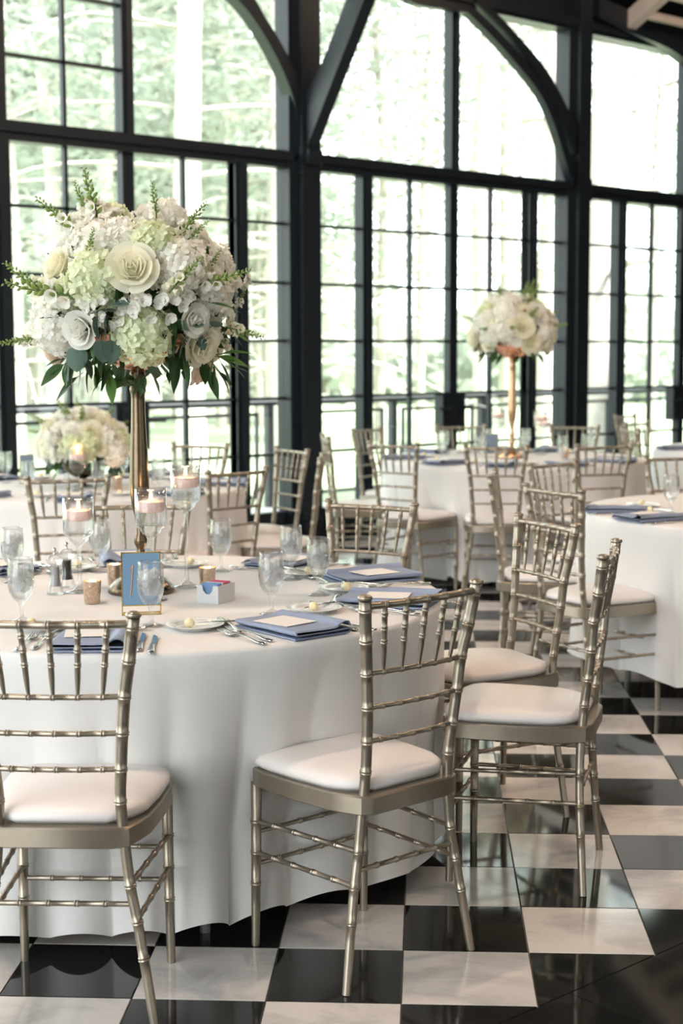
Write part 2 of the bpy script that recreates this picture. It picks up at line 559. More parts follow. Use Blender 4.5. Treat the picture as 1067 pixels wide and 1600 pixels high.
ZB = [0.213, 0.66, 1.09, 1.53, 1.972, 2.42, Z_TR0]      # panes of doors and sidelights
YG = 6.705
def bar(parent, name, x0, x1, z0, z1, y0=6.685, y1=6.725):
    return MB().box(x0, x1, y0, y1, z0, z1).build(name, FR, parent, smooth=False)
def pane(parent, x0, x1, z0, z1):
    return MB().box(x0, x1, YG - 0.003, YG + 0.003, z0, z1).build('pane', M['pane'], parent, smooth=False)
nwin = [0]; ndoor = [0]
def leaf(x0, x1, stile0, stile1, xm, label, lock, lever):
    """a glazed door leaf: glass x0..x1, outer edges stile0/stile1, one vertical bar at xm"""
    ndoor[0] += 1
    d = struct('door_%d' % ndoor[0], label, 'door')
    fb = MB()
    fb.box(stile0, x0, 6.67, 6.74, 0.05, Z_TR0).box(x1, stile1, 6.67, 6.74, 0.05, Z_TR0)
    fb.box(x0, x1, 6.67, 6.74, 0.05, ZB[0])
    fb.build('door_frame', FR, d, smooth=False)
    for z in ZB[1:-1]:
        bar(d, 'muntin', x0, x1, z - 0.011, z + 0.011)
    bar(d, 'muntin', xm - 0.013, xm + 0.013, ZB[0], ZB[-1])
    for k in range(6):
        pane(d, x0, xm, ZB[k], ZB[k + 1]); pane(d, xm, x1, ZB[k], ZB[k + 1])
    s = 1 if lock > (x0 + x1) / 2 else -1
    lx0, lx1 = (x1 - 0.098, stile1) if s > 0 else (stile0, x0 + 0.085)
    h = MB().box(lx0, lx1, 6.655, 6.755, 0.757, 1.088).build('lock_box', FR, d, smooth=False)
    if lever:
        xc = lx0 + 0.06 if s > 0 else lx1 - 0.06
        MB().tube([(xc, 6.655, 0.965), (xc, 6.60, 0.965), (xc - s * 0.16, 6.60, 0.962)], 0.011, 8).box(xc - 0.022, xc + 0.022, 6.64, 6.656, 0.86, 1.05).build('lever_handle', FR, h, smooth=False)
    return d
def light(x0, x1, label):
    nwin[0] += 1
    d = struct('window_%d' % nwin[0], label, 'window')
    bar(d, 'sill_rail', x0, x1, 0.045, ZB[0], 6.67, 6.74)
    for z in ZB[1:-1]:
        bar(d, 'muntin', x0, x1, z - 0.011, z + 0.011)
    for k in range(6):
        pane(d, x0, x1, ZB[k], ZB[k + 1])
def upper(x0, x1, label, xm=None, zs=()):
    nwin[0] += 1
    d = struct('window_%d' % nwin[0], label, 'window')
    xs = [x0] + ([xm] if xm else []) + [x1]
    zz = [Z_TR1] + list(zs) + [Z_HEAD]
    for z in zs: bar(d, 'muntin', x0, x1, z - 0.012, z + 0.012)
    if xm: bar(d, 'muntin', xm - 0.013, xm + 0.013, Z_TR1, Z_HEAD)
    for a, b in zip(xs, xs[1:]):
        for c, e in zip(zz, zz[1:]): pane(d, a, b, c, e)
    bar(d, 'sash_rail', x0, x1, Z_TR1, Z_TR1 + 0.012, 6.66, 6.74)
def mullion(x0, x1, z0, z1):
    MB().box(x0, x1, 6.655, 6.755, z0, z1).box(x0 + 0.03, x1 - 0.03, 6.63, 6.655, z0, z1).build('mullion', FR, wall, smooth=False)
BAYS = [  # sidelight, mullion, leaf, centre, leaf, mullion, sidelight
    dict(n='bay left of the flower-covered bay', s0=(-0.97, -0.58), ml=(-0.58, -0.47), a=(-0.47, 0.43, -0.03), c=(0.43, 0.52), b=(0.52, 1.42, 0.97), mr=(1.42, 1.53), s1=(1.53, 1.955)),
    dict(n='left bay, behind the tall white flowers', s0=(2.275, 2.76), ml=(2.76, 2.88), a=(2.88, 3.768, 3.325), c=(3.768, 3.865), b=(3.865, 4.75, 4.306), mr=(4.75, 4.868), s1=(4.868, 5.24)),
    dict(n='middle bay, behind the far round table', s0=(5.56, 6.03), ml=(6.03, 6.14), a=(6.14, 7.045, 6.597), c=(7.045, 7.139), b=(7.139, 8.034, 7.573), mr=(8.034, 8.147), s1=(8.147, 8.51)),
    dict(n='right bay, past the post beside the far vase', s0=(8.83, 9.30), ml=(9.30, 9.42), a=(9.42, 10.307, 9.868), c=(10.307, 10.40), b=(10.40, 11.29, 10.84), mr=(11.29, 11.40), s1=(11.40, 11.785)),
]
for bi, B in enumerate(BAYS):
    n = B['n']
    light(*B['s0'], 'narrow sidelight at the left of the ' + n)
    light(*B['s1'], 'narrow sidelight at the right of the ' + n)
    mullion(*B['ml'], 0, Z_TR0); mullion(*B['mr'], 0, Z_TR0)
    cm = (B['c'][0] + B['c'][1]) / 2
    leaf(B['a'][0], B['a'][1], B['a'][0] - 0.002, cm - 0.002, B['a'][2], 'left glazed door leaf of the ' + n, B['a'][1], True)
    leaf(B['b'][0], B['b'][1], cm + 0.002, B['b'][1] + 0.002, B['b'][2], 'right glazed door leaf of the ' + n, B['b'][0], True)
    mullion(*B['c'], Z_TR1, Z_HEAD)
    if bi == 1:
        mullion(2.755, 2.865, Z_TR1, Z_HEAD)
        upper(2.865, B['c'][0], 'gridded upper window of the left bay, above the flowers', 3.325, (3.392, 3.828))
    else:
        upper(B['s0'][0], B['c'][0], 'plain upper left window of the ' + n)
    upper(B['c'][1], B['s1'][1], 'plain upper right window of the ' + n)

def band(lower, upper_, y0, y1):
    L = catmull([(x, 0, z) for x, z in lower], 8)
    U = catmull([(x, 0, z) for x, z in upper_], 8)
    n = min(len(L), len(U))
    L = [L[round(i * (len(L) - 1) / (n - 1))] for i in range(n)]
    U = [U[round(i * (len(U) - 1) / (n - 1))] for i in range(n)]
    r = [[(L[i].x, y0, L[i].z), (L[i].x, y1, L[i].z), (U[i].x, y1, U[i].z), (U[i].x, y0, U[i].z)] for i in range(n)]
    return MB().rings(r)
# curved braces in the plane of the wall
for dx in (0.0,):
    band([(8.505 + dx, 2.95), (8.46 + dx, 2.99), (8.13 + dx, 3.575), (7.705 + dx, 3.905), (7.19 + dx, 4.195), (7.03 + dx, 4.225), (6.55 + dx, 4.21), (6.43 + dx, 4.25), (6.40 + dx, 4.30)],
         [(8.51 + dx, 3.16), (8.47 + dx, 3.18), (8.17 + dx, 3.66), (7.75 + dx, 3.985), (7.22 + dx, 4.265), (7.03 + dx, 4.29), (6.58 + dx, 4.27), (6.50 + dx, 4.285), (6.47 + dx, 4.32)], 6.55, 6.63).build('arch_rib', FR, wall)
    band([(8.515 + dx, 3.20), (8.15 + dx, 3.68), (7.74 + dx, 4.03), (7.45 + dx, 4.20), (7.22 + dx, 4.32)],
         [(8.525 + dx, 3.44), (8.123 + dx, 3.873), (7.62 + dx, 4.19), (7.38 + dx, 4.31), (7.22 + dx, 4.40)], 6.54, 6.66).build('arch_brace', FR, wall)
band([(5.312, 3.05), (5.27, 3.306), (5.115, 3.595), (4.905, 3.847), (4.71, 4.002), (4.35, 4.22), (4.1, 4.33)],
     [(5.312, 3.40), (5.285, 3.53), (5.117, 3.76), (4.99, 3.90), (4.877, 4.03), (4.60, 4.25), (4.4, 4.36)], 6.58, 6.70).build('arch_brace', FR, wall)
band([(11.80, 2.95), (11.735, 2.99), (11.40, 3.575), (10.98, 3.905), (10.60, 4.08), (10.19, 4.185), (9.84, 4.28), (9.26, 4.35), (8.80, 4.42)],
     [(11.81, 3.30), (11.78, 3.44), (11.40, 3.873), (10.95, 4.20), (10.55, 4.40), (10.17, 4.49), (9.76, 4.50), (9.43, 4.53), (8.80, 4.60)], 6.52, 6.64).build('arch_brace', FR, wall)
# truss brace that leaves the first post towards the room
L = [(6.56, 2.90), (6.52, 3.02), (6.317, 3.331), (6.10, 3.66), (5.89, 3.981), (5.5, 4.55), (5.2, 5.0)]
U = [(6.56, 3.34), (6.55, 3.40), (6.40, 3.54), (6.30, 3.68), (6.08, 4.02), (5.66, 4.62), (5.36, 5.06)]
MB().rings([[(5.35, a[0], a[1]), (5.46, a[0], a[1]), (5.46, b[0], b[1]), (5.35, b[0], b[1])] for a, b in zip(L, U)]).build('truss_brace', FR, wall, smooth=False)
MB().box(5.335, 5.475, 6.50, 6.57, 2.86, 2.97).build('corbel', FR, wall, smooth=False)

# ------------------------------------------------------------------ ceiling and the rest of the room shell
ceil = struct('ceiling', 'dark boarded pitched ceiling with pale rafters', 'ceiling')
YR, ZR = -0.7, 8.7
def slope(y): return 4.60 + (6.78 - y) * (ZR - 4.60) / (6.78 - YR)
for k in range(12):
    y0 = 6.95 - k * 0.64; y1 = y0 - 0.632
    MB().prism([(y0, slope(y0)), (y1, slope(y1)), (y1, slope(y1) + 0.05), (y0, slope(y0) + 0.05)], -7.2, 18.2, 'x').build('ceiling_board', M['wood_dark'], ceil, smooth=False)
MB().prism([(YR, ZR), (-8.3, 4.5), (-8.3, 4.56), (YR, ZR + 0.06)], -7.2, 18.2, 'x').build('ceiling_slope', M['wood_dark'], ceil, smooth=False)
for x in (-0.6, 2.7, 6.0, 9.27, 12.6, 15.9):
    MB().prism([(6.60, slope(6.60) - 0.36), (0.0, slope(0) - 0.30), (0.0, slope(0) - 0.02), (6.60, slope(6.60) - 0.20)], x - 0.06, x + 0.06, 'x').build('rafter', M['rafter'] if x > 9 else M['wood_dark'], ceil, smooth=False)  # daylight coloured into the pale rafters; unseen ones darkened to calm floor reflections
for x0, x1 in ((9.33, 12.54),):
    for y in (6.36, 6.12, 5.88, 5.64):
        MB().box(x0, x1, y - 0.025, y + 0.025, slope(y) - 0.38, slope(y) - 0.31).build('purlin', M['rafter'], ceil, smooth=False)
ws = struct('wall_south', 'window wall of the room on the side behind the viewer', 'wall')
for x in [-7 + 3.1 * k for k in range(9)]:
    MB().box(x, x + 0.17, -8.2, -8.0, 0, 4.6).build('post', FR, ws, smooth=False)
for x in (-7, -0.6, 5.8, 12.2):
    MB().box(x, x + 5.6, -8.16, -8.06, 0, 4.4).build('wall_panel', M['plaster'], ws, smooth=False)  # unseen panels added to cut the daylight fill from behind
MB().box(-7, 18, -8.15, -8.05, 2.83, 2.95).box(-7, 18, -8.2, -8.0, 4.3, 4.6).box(-7, 18, -8.15, -8.05, 0, 0.2).build('transom', FR, ws, smooth=False)
ww = struct('wall_west', 'window wall at the left end of the room', 'wall')
for y in [-8.1 + 2.1 * k for k in range(8)]:
    MB().box(-7.1, -6.95, y, y + 0.15, 0, 4.6).build('post', FR, ww, smooth=False)
MB().box(-7.1, -7.0, -8.1, 6.8, 2.83, 2.95).box(-7.1, -7.0, -8.1, 6.8, 4.3, 4.6).build('transom', FR, ww, smooth=False)
for y in (-8.0, 2.2):
    MB().box(-7.08, -7.02, y, y + 4.4, 0, 4.4).build('wall_panel', M['plaster'], ww, smooth=False)  # unseen panels added to halve the daylight from this side
we = struct('wall_east', 'dark panelled end wall of the room', 'wall')
MB().box(18.0, 18.15, -8.2, 6.8, 0, 8.8).build('wall_panel', M['panel'], we, smooth=False)

# ------------------------------------------------------------------ outside
ter = struct('terrace', 'pale stone terrace outside the doors', 'terrace')
for k in range(22):
    for r_ in range(2):
        x = -4.0 + k * 1.0
        MB().rings([[(x + .006, 6.95 + r_ * 1.0 + .006, -0.12), (x + .994, 6.95 + r_ * 1.0 + .006, -0.12), (x + .994, 7.95 + r_ * 1.0 - .006, -0.12), (x + .006, 7.95 + r_ * 1.0 - .006, -0.12)],
                    [(x + .012, 6.95 + r_ * 1.0 + .012, -0.04), (x + .988, 6.95 + r_ * 1.0 + .012, -0.04), (x + .988, 7.95 + r_ * 1.0 - .012, -0.04), (x + .012, 7.95 + r_ * 1.0 - .012, -0.04)]]).build('paving_slab', M['terrace'], ter, smooth=False)
lawn = struct('ground', 'green lawn under the pines beyond the terrace', 'lawn')
MB().box(-60, 90, 6.82, 110, -0.5, -0.125).build('lawn_surface', M['lawn'], lawn, smooth=False)
rail = thing('balustrade', 'dark steel balustrade with sky sheen coloured into its handrail outside the glass doors', 'railing', (0, 8.93, 0))
MB().box(-2, 16, -0.045, 0.045, 0.972, 1.012).build('handrail', M['rail_sky_sheen'], rail, smooth=False)
MB().box(-2, 16, -0.02, 0.02, 0.935, 0.972).build('under_rail', M['rail_dark'], rail, smooth=False)
px_ = [0.1, 2.35, 4.62, 6.90, 8.54, 9.88, 12.2, 14.5]
for x in px_:
    MB().box(x - 0.035, x + 0.035, -0.035, 0.035, -0.12, 0.94).build('baluster_post', M['rail_dark'], rail, smooth=False)
    for s in (-1, 1):
        MB().box(x + s * 0.15 - 0.014, x + s * 0.15 + 0.014, -0.015, 0.015, 0.05, 0.87).build('panel_upright', M['rail_dark'], rail, smooth=False)
for a, b in zip(px_, px_[1:]):
    MB().box(a + 0.15, b - 0.15, -0.015, 0.015, 0.84, 0.87).build('panel_rail', M['rail_dark'], rail, smooth=False)
    MB().box(a + 0.15, b - 0.15, -0.015, 0.015, 0.05, 0.08).build('panel_rail', M['rail_dark'], rail, smooth=False)

def clump(mb, c, r, n, rng, size):
    for _ in range(n):
        d = Vector((rng.gauss(0, 1), rng.gauss(0, 1), rng.gauss(0, .55)))
        p = c + d * (r * 0.5)
        a = Vector((rng.uniform(-1, 1), rng.uniform(-1, 1), rng.uniform(-.5, .5))).normalized()
        b = a.cross(Vector((rng.uniform(-1, 1), rng.uniform(-1, 1), rng.uniform(-1, 1)))).normalized()
        L, w = size * rng.uniform(.7, 1.4), size * rng.uniform(.25, .45)
        mb.poly([p - a * L, p - b * w, p + a * L, p + b * w])
def pine_meshes(seed, h, r0, low, foliage, bare):
    rng = random.Random(seed)
    tr = MB().tube(catmull([(rng.uniform(-.12, .12) * k / 2, rng.uniform(-.12, .12) * k / 2, -0.4 + k * h / 6) for k in range(7)], 3), [r0 * (1.15 if i == 0 else 1) * (1 - 0.75 * i / 18) for i in range(19)], 9)
    br, fo = MB(), MB()
    z = low
    while z < h * 0.92:
        n = rng.choice((2, 3, 3))
        for _ in range(n):
            an = rng.uniform(0, 2 * pi)
            L = (0.9 + 0.16 * (h - z)) * rng.uniform(.7, 1.25)
            d = Vector((cos(an), sin(an), 0))
            pts = [Vector((0, 0, z)) + d * (L * t) + Vector((0, 0, L * (0.25 * t - 0.4 * t * t) + rng.uniform(-.06, .06))) for t in (0, .3, .6, 1)]
            br.tube(catmull(pts, 3), [0.028 * (1 - .085 * i) for i in range(10)], 5)
            isbare = z < low + bare
            for t in ((1,) if isbare else (.45, .7, .95, 1.1)):
                q = pts[0].lerp(pts[3], t)
                if not isbare or rng.random() < .3:
                    clump(fo, q + Vector((0, 0, .05)), .62, foliage, rng, .12)
                # side twigs
                e = q + Vector((rng.uniform(-.5, .5), rng.uniform(-.5, .5), rng.uniform(-.1, .3)))
                br.tube([pts[0].lerp(pts[3], t * .8), e], [.012, .004], 4)
        z += rng.uniform(.45, .9)
    return tr, br, fo
protos = []
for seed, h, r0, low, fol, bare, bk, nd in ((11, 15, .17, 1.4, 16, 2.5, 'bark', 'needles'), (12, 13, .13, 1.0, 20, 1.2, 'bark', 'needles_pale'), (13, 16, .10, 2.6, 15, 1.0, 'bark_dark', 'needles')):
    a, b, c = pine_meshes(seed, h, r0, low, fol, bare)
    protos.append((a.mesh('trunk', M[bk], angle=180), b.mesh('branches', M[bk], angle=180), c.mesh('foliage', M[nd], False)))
def pine(k, px, depth, sc, rz, label, group=None):
    x = (px - 533.5) / 2367.2
    d = CF + CR * x
    p = cam.location + d * depth
    r = thing('pine_tree', label, 'tree', (p.x, p.y, -0.13), rz, group)
    r.scale = (sc, sc, sc)
    for me, nm in zip(protos[k], ('trunk', 'branches', 'foliage')):
        o = link(me, nm, r)
        if nm != 'trunk': o['kind'] = 'stuff'
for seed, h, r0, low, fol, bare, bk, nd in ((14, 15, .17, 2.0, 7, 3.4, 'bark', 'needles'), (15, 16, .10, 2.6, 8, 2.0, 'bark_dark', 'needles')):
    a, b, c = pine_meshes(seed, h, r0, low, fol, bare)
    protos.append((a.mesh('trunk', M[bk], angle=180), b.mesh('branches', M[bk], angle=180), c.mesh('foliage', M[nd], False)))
TREES = [
    (0, 24, 21, 1.0, .3, 'pale pine trunk at the far left edge, seen through the left door leaf'),
    (1, 88, 24, 1.1, 1.2, 'pine behind the first vertical bar of the left door, left of the tall flowers'),
    (0, 176, 27, 1.0, 2.0, 'pine just left of the post line above the tall white flowers'),
    (0, 305, 18.5, 1.15, 2.9, 'broad pale pine trunk, widest of the left bay, right of the tall flowers'),
    (1, 372, 26, 1.2, .8, 'pine in the left bay below the curved brace'),
    (0, 432, 23, .95, 4.0, 'pine seen through the sidelight beside the first heavy post'),
    (4, 592, 27, 1.0, 1.1, 'thin pine right of the straight truss brace in the middle bay'),
    (4, 656, 25, .8, 5.0, 'thinnest dark pine stem, left of the centre bar of the middle bay'),
    (3, 750, 25, 1.0, 5.5, 'pale pine right of the centre bar of the middle bay, above the far vase'),
    (3, 788, 31, 1.1, 3.3, 'pine half hidden by the big curved brace of the middle bay'),
    (3, 852, 25, 1.0, .1, 'pine seen through the sidelight left of the second post'),
    (3, 932, 19.5, 1.25, 2.2, 'broad grey pine trunk just right of the second post'),
    (4, 1016, 29, 1.0, 4.4, 'slim pine behind the glass at the right edge of the picture'),
]
for t in TREES: pine(*t)
rng = random.Random(5)
for k in range(26):
    pxx = -80 + k * 20 + rng.uniform(-8, 8)
    pine(rng.choice((0, 1, 1, 2)), pxx, rng.uniform(31, 46), rng.uniform(.9, 1.3), rng.uniform(0, 6), 'pine in the dense stand deep behind the left bay', 'pines deep in the wood behind the left bay')
for k in range(4):
    pxx = 520 + k * 140 + rng.uniform(-14, 14)
    pine(rng.choice((3, 4, 4)), pxx, rng.uniform(36, 58), rng.uniform(.8, 1.15), rng.uniform(0, 6), 'distant pine in the open stand beyond the lawn', 'distant pines behind the middle and right bays')
fb = MB()
for k in range(5200):
    t = rng.random()
    base = cam.location + (CF + CR * ((-120 + t * 1350 - 533.5) / 2367.2)) * rng.uniform(44, 62)
    hh = rng.uniform(0, 1) ** 1.5 * (3.6 + 1.2 * sin(t * 19) + (7.0 if t < .38 else 0))
    p = Vector((base.x, base.y, -0.1 + hh))
    a = Vector((rng.uniform(-1, 1), rng.uniform(-1, 1), rng.uniform(-.6, .6))).normalized()
    b = a.cross(Vector((rng.uniform(-1, 1), rng.uniform(-1, 1), rng.uniform(-1, 1)))).normalized()
    fb.poly([p - a * .5, p - b * .3, p + a * .5, p + b * .3])
o = fb.build('undergrowth', M['needles_pale'], None, smooth=False)
tag(o, 'pale green leafy undergrowth at the far edge of the lawn', 'undergrowth', kind='stuff')

# ------------------------------------------------------------------ chiavari chair
PROF = [(.200, 0, 0), (.175, .011, .156), (.162, .016, .235), (.147, .019, .315), (.137, .018, .41), (.131, .011, .503), (.135, .002, .576), (.141, -.007, .656), (.148, -.013, .736), (.161, -.025, .814), (.174, -.037, .908)]
def ringed(path, r0, r1, nodes_, n=10, bump=.0021, hw=.0052):
    """a turned stick along path with double rings at the given arc positions"""
    P = [Vector(p) for p in path]
    s = [0]
    for a, b in zip(P, P[1:]): s.append(s[-1] + (b - a).length)
    T = s[-1]
    st = set()
    for v in s: st.add((v, 0.0))
    extra = []
    for c in nodes_:
        for o_, h in ((-hw, 0), (-hw * .6, bump), (-hw * .15, bump * .25), (hw * .15, bump * .25), (hw * .6, bump), (hw, 0)):
            extra.append((c + o_, h))
    lo = [(c - hw * 1.3, c + hw * 1.3) for c in nodes_]
    keep = [(v, 0.0) for v in s if not any(a < v < b for a, b in lo)]
    alls = sorted([e for e in extra if 0 < e[0] < T] + keep)
    pts, rad = [], []
    j = 0
    for v, h in alls:
        while j < len(s) - 2 and s[j + 1] < v: j += 1
        t = (v - s[j]) / max(1e-9, s[j + 1] - s[j])
        pts.append(P[j].lerp(P[j + 1], t))
        rad.append(lerp(r0, r1, v / T) + h)
    return pts, rad, n
def arc_at_z(path, zs):
    P = [Vector(p) for p in path]
    s, out = 0, []
    for a, b in zip(P, P[1:]):
        for z in zs:
            if a.z <= z < b.z: out.append(s + (b - a).length * (z - a.z) / (b.z - a.z))
        s += (b - a).length
    return out
CH = M['champagne']
def post_mesh(s):
    path = catmull([(s * x, y, z) for x, y, z in PROF], 4)
    pts, rad, n = ringed(path, .0105, .0142, arc_at_z(path, (.156, .235, .315, .503, .576, .656, .736, .814, .886)), 12)
    mb = MB().tube(pts, rad, n)
    c = Vector((s * .1745, -.0375, .908))
    mb.lathe([(.0142, 0), (.0168, .003), (.0172, .007), (.0145, .011), (.0075, .0135), (0, .0142)], 12, c)
    return mb.mesh('back_leg', CH, angle=60)
def leg_mesh(s):
    path = [(s * .177, .370, 0), (s * .176, .369, .10), (s * .175, .368, .2), (s * .174, .367, .3), (s * .173, .366, .412)]
    pts, rad, n = ringed(path, .0105, .0138, arc_at_z(path, (.157, .235, .314)), 12)
    return MB().tube(pts, rad, n).mesh('front_leg', CH, angle=60)
def stick(a, b, r, k, bow=(0, 0, 0), name='stretcher', pos=None):
    A, B, bw = Vector(a), Vector(b), Vector(bow)
    path = [A.lerp(B, t) + bw * (4 * t * (1 - t)) for t in [i / 10 for i in range(11)]]
    T = (B - A).length
    ps = pos or [(i + 1) / (k + 1) for i in range(k)]
    pts, rad, n = ringed(path, r, r, [T * q for q in ps], 8, .0018, .005)
    return MB().tube(pts, rad, n).mesh(name, CH, angle=60)
def post_at(z):
    for (x0, y0, z0), (x1, y1, z1) in zip(PROF, PROF[1:]):
        if z0 <= z <= z1:
            t = (z - z0) / (z1 - z0)
            return lerp(x0, x1, t), lerp(y0, y1, t)
plan = [(.0, -.012), (.118, -.012), (.150, .004), (.166, .045), (.180, .09), (.190, .20), (.194, .31), (.186, .362), (.165, .388), (.12, .400), (.0, .405)]
full = plan + [(-x, y) for x, y in plan[-2:0:-1]]
def frame_mesh():
    cx, cy = 0, .2
    def ring(sc, z): return [(cx + (x - cx) * sc, cy + (y - cy) * sc, z) for x, y in full]
    return MB().rings([ring(.97, .404), ring(1.0, .408), ring(1.0, .446), ring(.985, .450), ring(.9, .450)]).mesh('seat_frame', CH, angle=35)
def cushion_mesh():
    pl = [(.0, .014), (.10, .014), (.128, .036), (.152, .058), (.172, .10), (.184, .20), (.188, .31), (.181, .358), (.161, .383), (.117, .395), (.0, .400)]
    fl = pl + [(-x, y) for x, y in pl[-2:0:-1]]
    cx, cy = 0, .21
    def ring(sc, z): return [(cx + (x - cx) * sc, cy + (y - cy) * sc, z) for x, y in fl]
    return MB().rings([ring(.955, .4502), ring(.96, .4535), ring(1.0, .4565), ring(1.008, .463), ring(1.0, .471), ring(.965, .4785), ring(.88, .485), ring(.7, .491), ring(.4, .4955), ring(.1, .497)]).mesh('seat_cushion', M['vinyl'], angle=180)
CHAIR = []
for s in (-1, 1):
    CHAIR.append(('back_leg', post_mesh(s))); CHAIR.append(('front_leg', leg_mesh(s)))
CHAIR.append(('seat_frame', frame_mesh()))
CHAIR.append(('seat_cushion', cushion_mesh()))
BOW = {.894: .016, .736: .012, .656: .010, .576: .009}
def rail_pt(z, f):
    """point at fraction f (-1..1) on the bowed back rail of height z"""
    x, y = post_at(z)
    return Vector((x * f, y - BOW[z] * (1 - f * f), z))
for z, r, nm in ((.894, .0088, 'top_rail'), (.736, .0064, 'back_rail'), (.656, .0062, 'back_rail'), (.576, .0062, 'back_rail')):
    x, y = post_at(z)
    fr = [.12, .31, .5, .69, .88] if nm == 'top_rail' or z == .736 else [.14, .32, .5, .68, .86]
    if nm == 'top_rail' or z == .736: fr = [.5 + q * .5 for q in (-.70, -.35, 0, .35, .70)]
    CHAIR.append((nm, stick((-x, y, z), (x, y, z), r, 5, (0, -BOW[z], 0), nm, fr)))
for q in (-.70, -.35, 0, .35, .70):
    a, b = rail_pt(.736, q), rail_pt(.894, q)
    T = (b - a).length
    path = [a.lerp(b, i / 12) for i in range(13)]
    pts, rad, n = ringed(path, 1, 1, [T * .45, T * .65, T * .85], 8, .0022 / .0066, .005)
    s0 = [(p - a).length / T for p in pts]
    rr = [(.0030 + .0036 * min(1, t / .30) ** .7) * v if t < .9 else .0066 * v * (1 - .25 * (t - .9) / .1) for t, v in zip(s0, rad)]
    CHAIR.append(('spindle', MB().tube(pts, rr, n).mesh('spindle', CH, angle=60)))
for s in (-1, 1):
    for zf, zb in ((.314, .318), (.235, .240)):
        x, y = post_at(zb)
        CHAIR.append(('stretcher', stick((s * .1755, .368, zf), (s * x, y, zb), .0062, 4)))
for z in (.285, .205):
    CHAIR.append(('stretcher', stick((-.175, .368, z), (.175, .368, z), .006, 4)))
x, y = post_at(.275)
CHAIR.append(('stretcher', stick((-x, y, .275), (x, y, .275), .0062, 4)))
def chair(x, y, ang, label, group='gold chiavari chairs around the round tables'):
    r = thing('chiavari_chair', label, 'chair', (x, y, 0), radians(ang - 90), group)
    for nm, me in CHAIR: link(me, nm, r)
    return r
def chair_top(x, y, ang, label):      # placed by the middle of its top rail
    a = radians(ang)
    return chair(x + .037 * cos(a), y + .037 * sin(a), ang, label)
T1, T2, T3, T4, T5 = (.174, 1.237), (1.955, 4.385), (3.49, 1.26), (7.12, 3.56), (5.10, 4.22)
chair(-.629, .397, 45.8, 'gold chiavari chair nearest the viewer at the left edge, cut off by the frame')
chair(.140, .112, 88.6, 'gold chiavari chair in the middle of the front, its back to the viewer')
chair(.9965, .262, 122.2, 'gold chiavari chair seen edge-on at the right of the near table, seat pointing left')
chair_top(1.43, .81, 162, 'gold chiavari chair right behind the edge-on chair, facing the near table')
chair_top(1.41, 1.61, 199, 'gold chiavari chair across the near table in front of the bright floor reflection')
chair_top(.81, 2.19, 231, 'gold chiavari chair behind the tall gold vase, facing the viewer over the near table')
chair_top(1.23, 3.35, 66, 'gold chiavari chair with its back to us in front of the low white bouquet')
chair_top(2.0, 3.14, 93, 'gold chiavari chair right of the tallest candle glass, seat towards the left back table')
chair_top(2.87, 3.55, 137, 'gold chiavari chair seen edge-on left of the first heavy post')
chair_top(3.15, 4.12, 169, 'gold chiavari chair at the foot of the first heavy post, seat turned left')
chair_top(3.05, 4.84, 208, 'pale chiavari chair on the window side of the left back table')
chair_top(4.11, 4.93, -35, 'edge-on pale chiavari chair just right of the first heavy post')
chair_top(4.97, 5.47, 283, 'pale chiavari chair near the window left of the far table, back to the door mullion')
chair_top(3.89, 4.08, 10, 'gold chiavari chair at the left end of the far table, cloth caught on its seat')
chair_top(4.15, 3.50, 42, 'gold chiavari chair in front of the far table, directly below the tall far vase')
chair_top(4.66, 3.13, 66, 'gold chiavari chair at the front right of the far table, behind the right table')
chair_top(5.72, 5.28, 230, 'pale chiavari chair behind the far table under the black door locks')
chair_top(6.26, 4.66, 204, 'pale chiavari chair behind the far table in front of the second heavy post')
chair_top(2.70, 2.20, -51, 'gold chiavari chair seen edge-on between the far and right tables, seat to the right')
chair_top(2.33, 1.54, -11, 'gold chiavari chair pushed to the left side of the right table, back to the viewer')
chair_top(3.39, 2.44, 272, 'gold chiavari chair behind the left edge of the right table, facing the viewer')
chair_top(4.18, 2.28, 240, 'gold chiavari chair across the right table near the right edge, tan top rail')
chair_top(6.22, 4.14, -33, 'pale edge-on chiavari chair at the left side of the farthest right table')
chair_top(6.99, 4.67, 278, 'whitish chiavari chair behind the farthest right table, right of the second post')
chair_top(6.15, 2.95, 33, 'gold chiavari chair in front of the farthest right table, back to the viewer')
chair_top(8.00, 5.55, 280, 'white-looking chiavari chair by the window, just right of the second post')
chair_top(8.75, 5.25, 235, 'pale chiavari chair by the window at the right edge below the door locks')

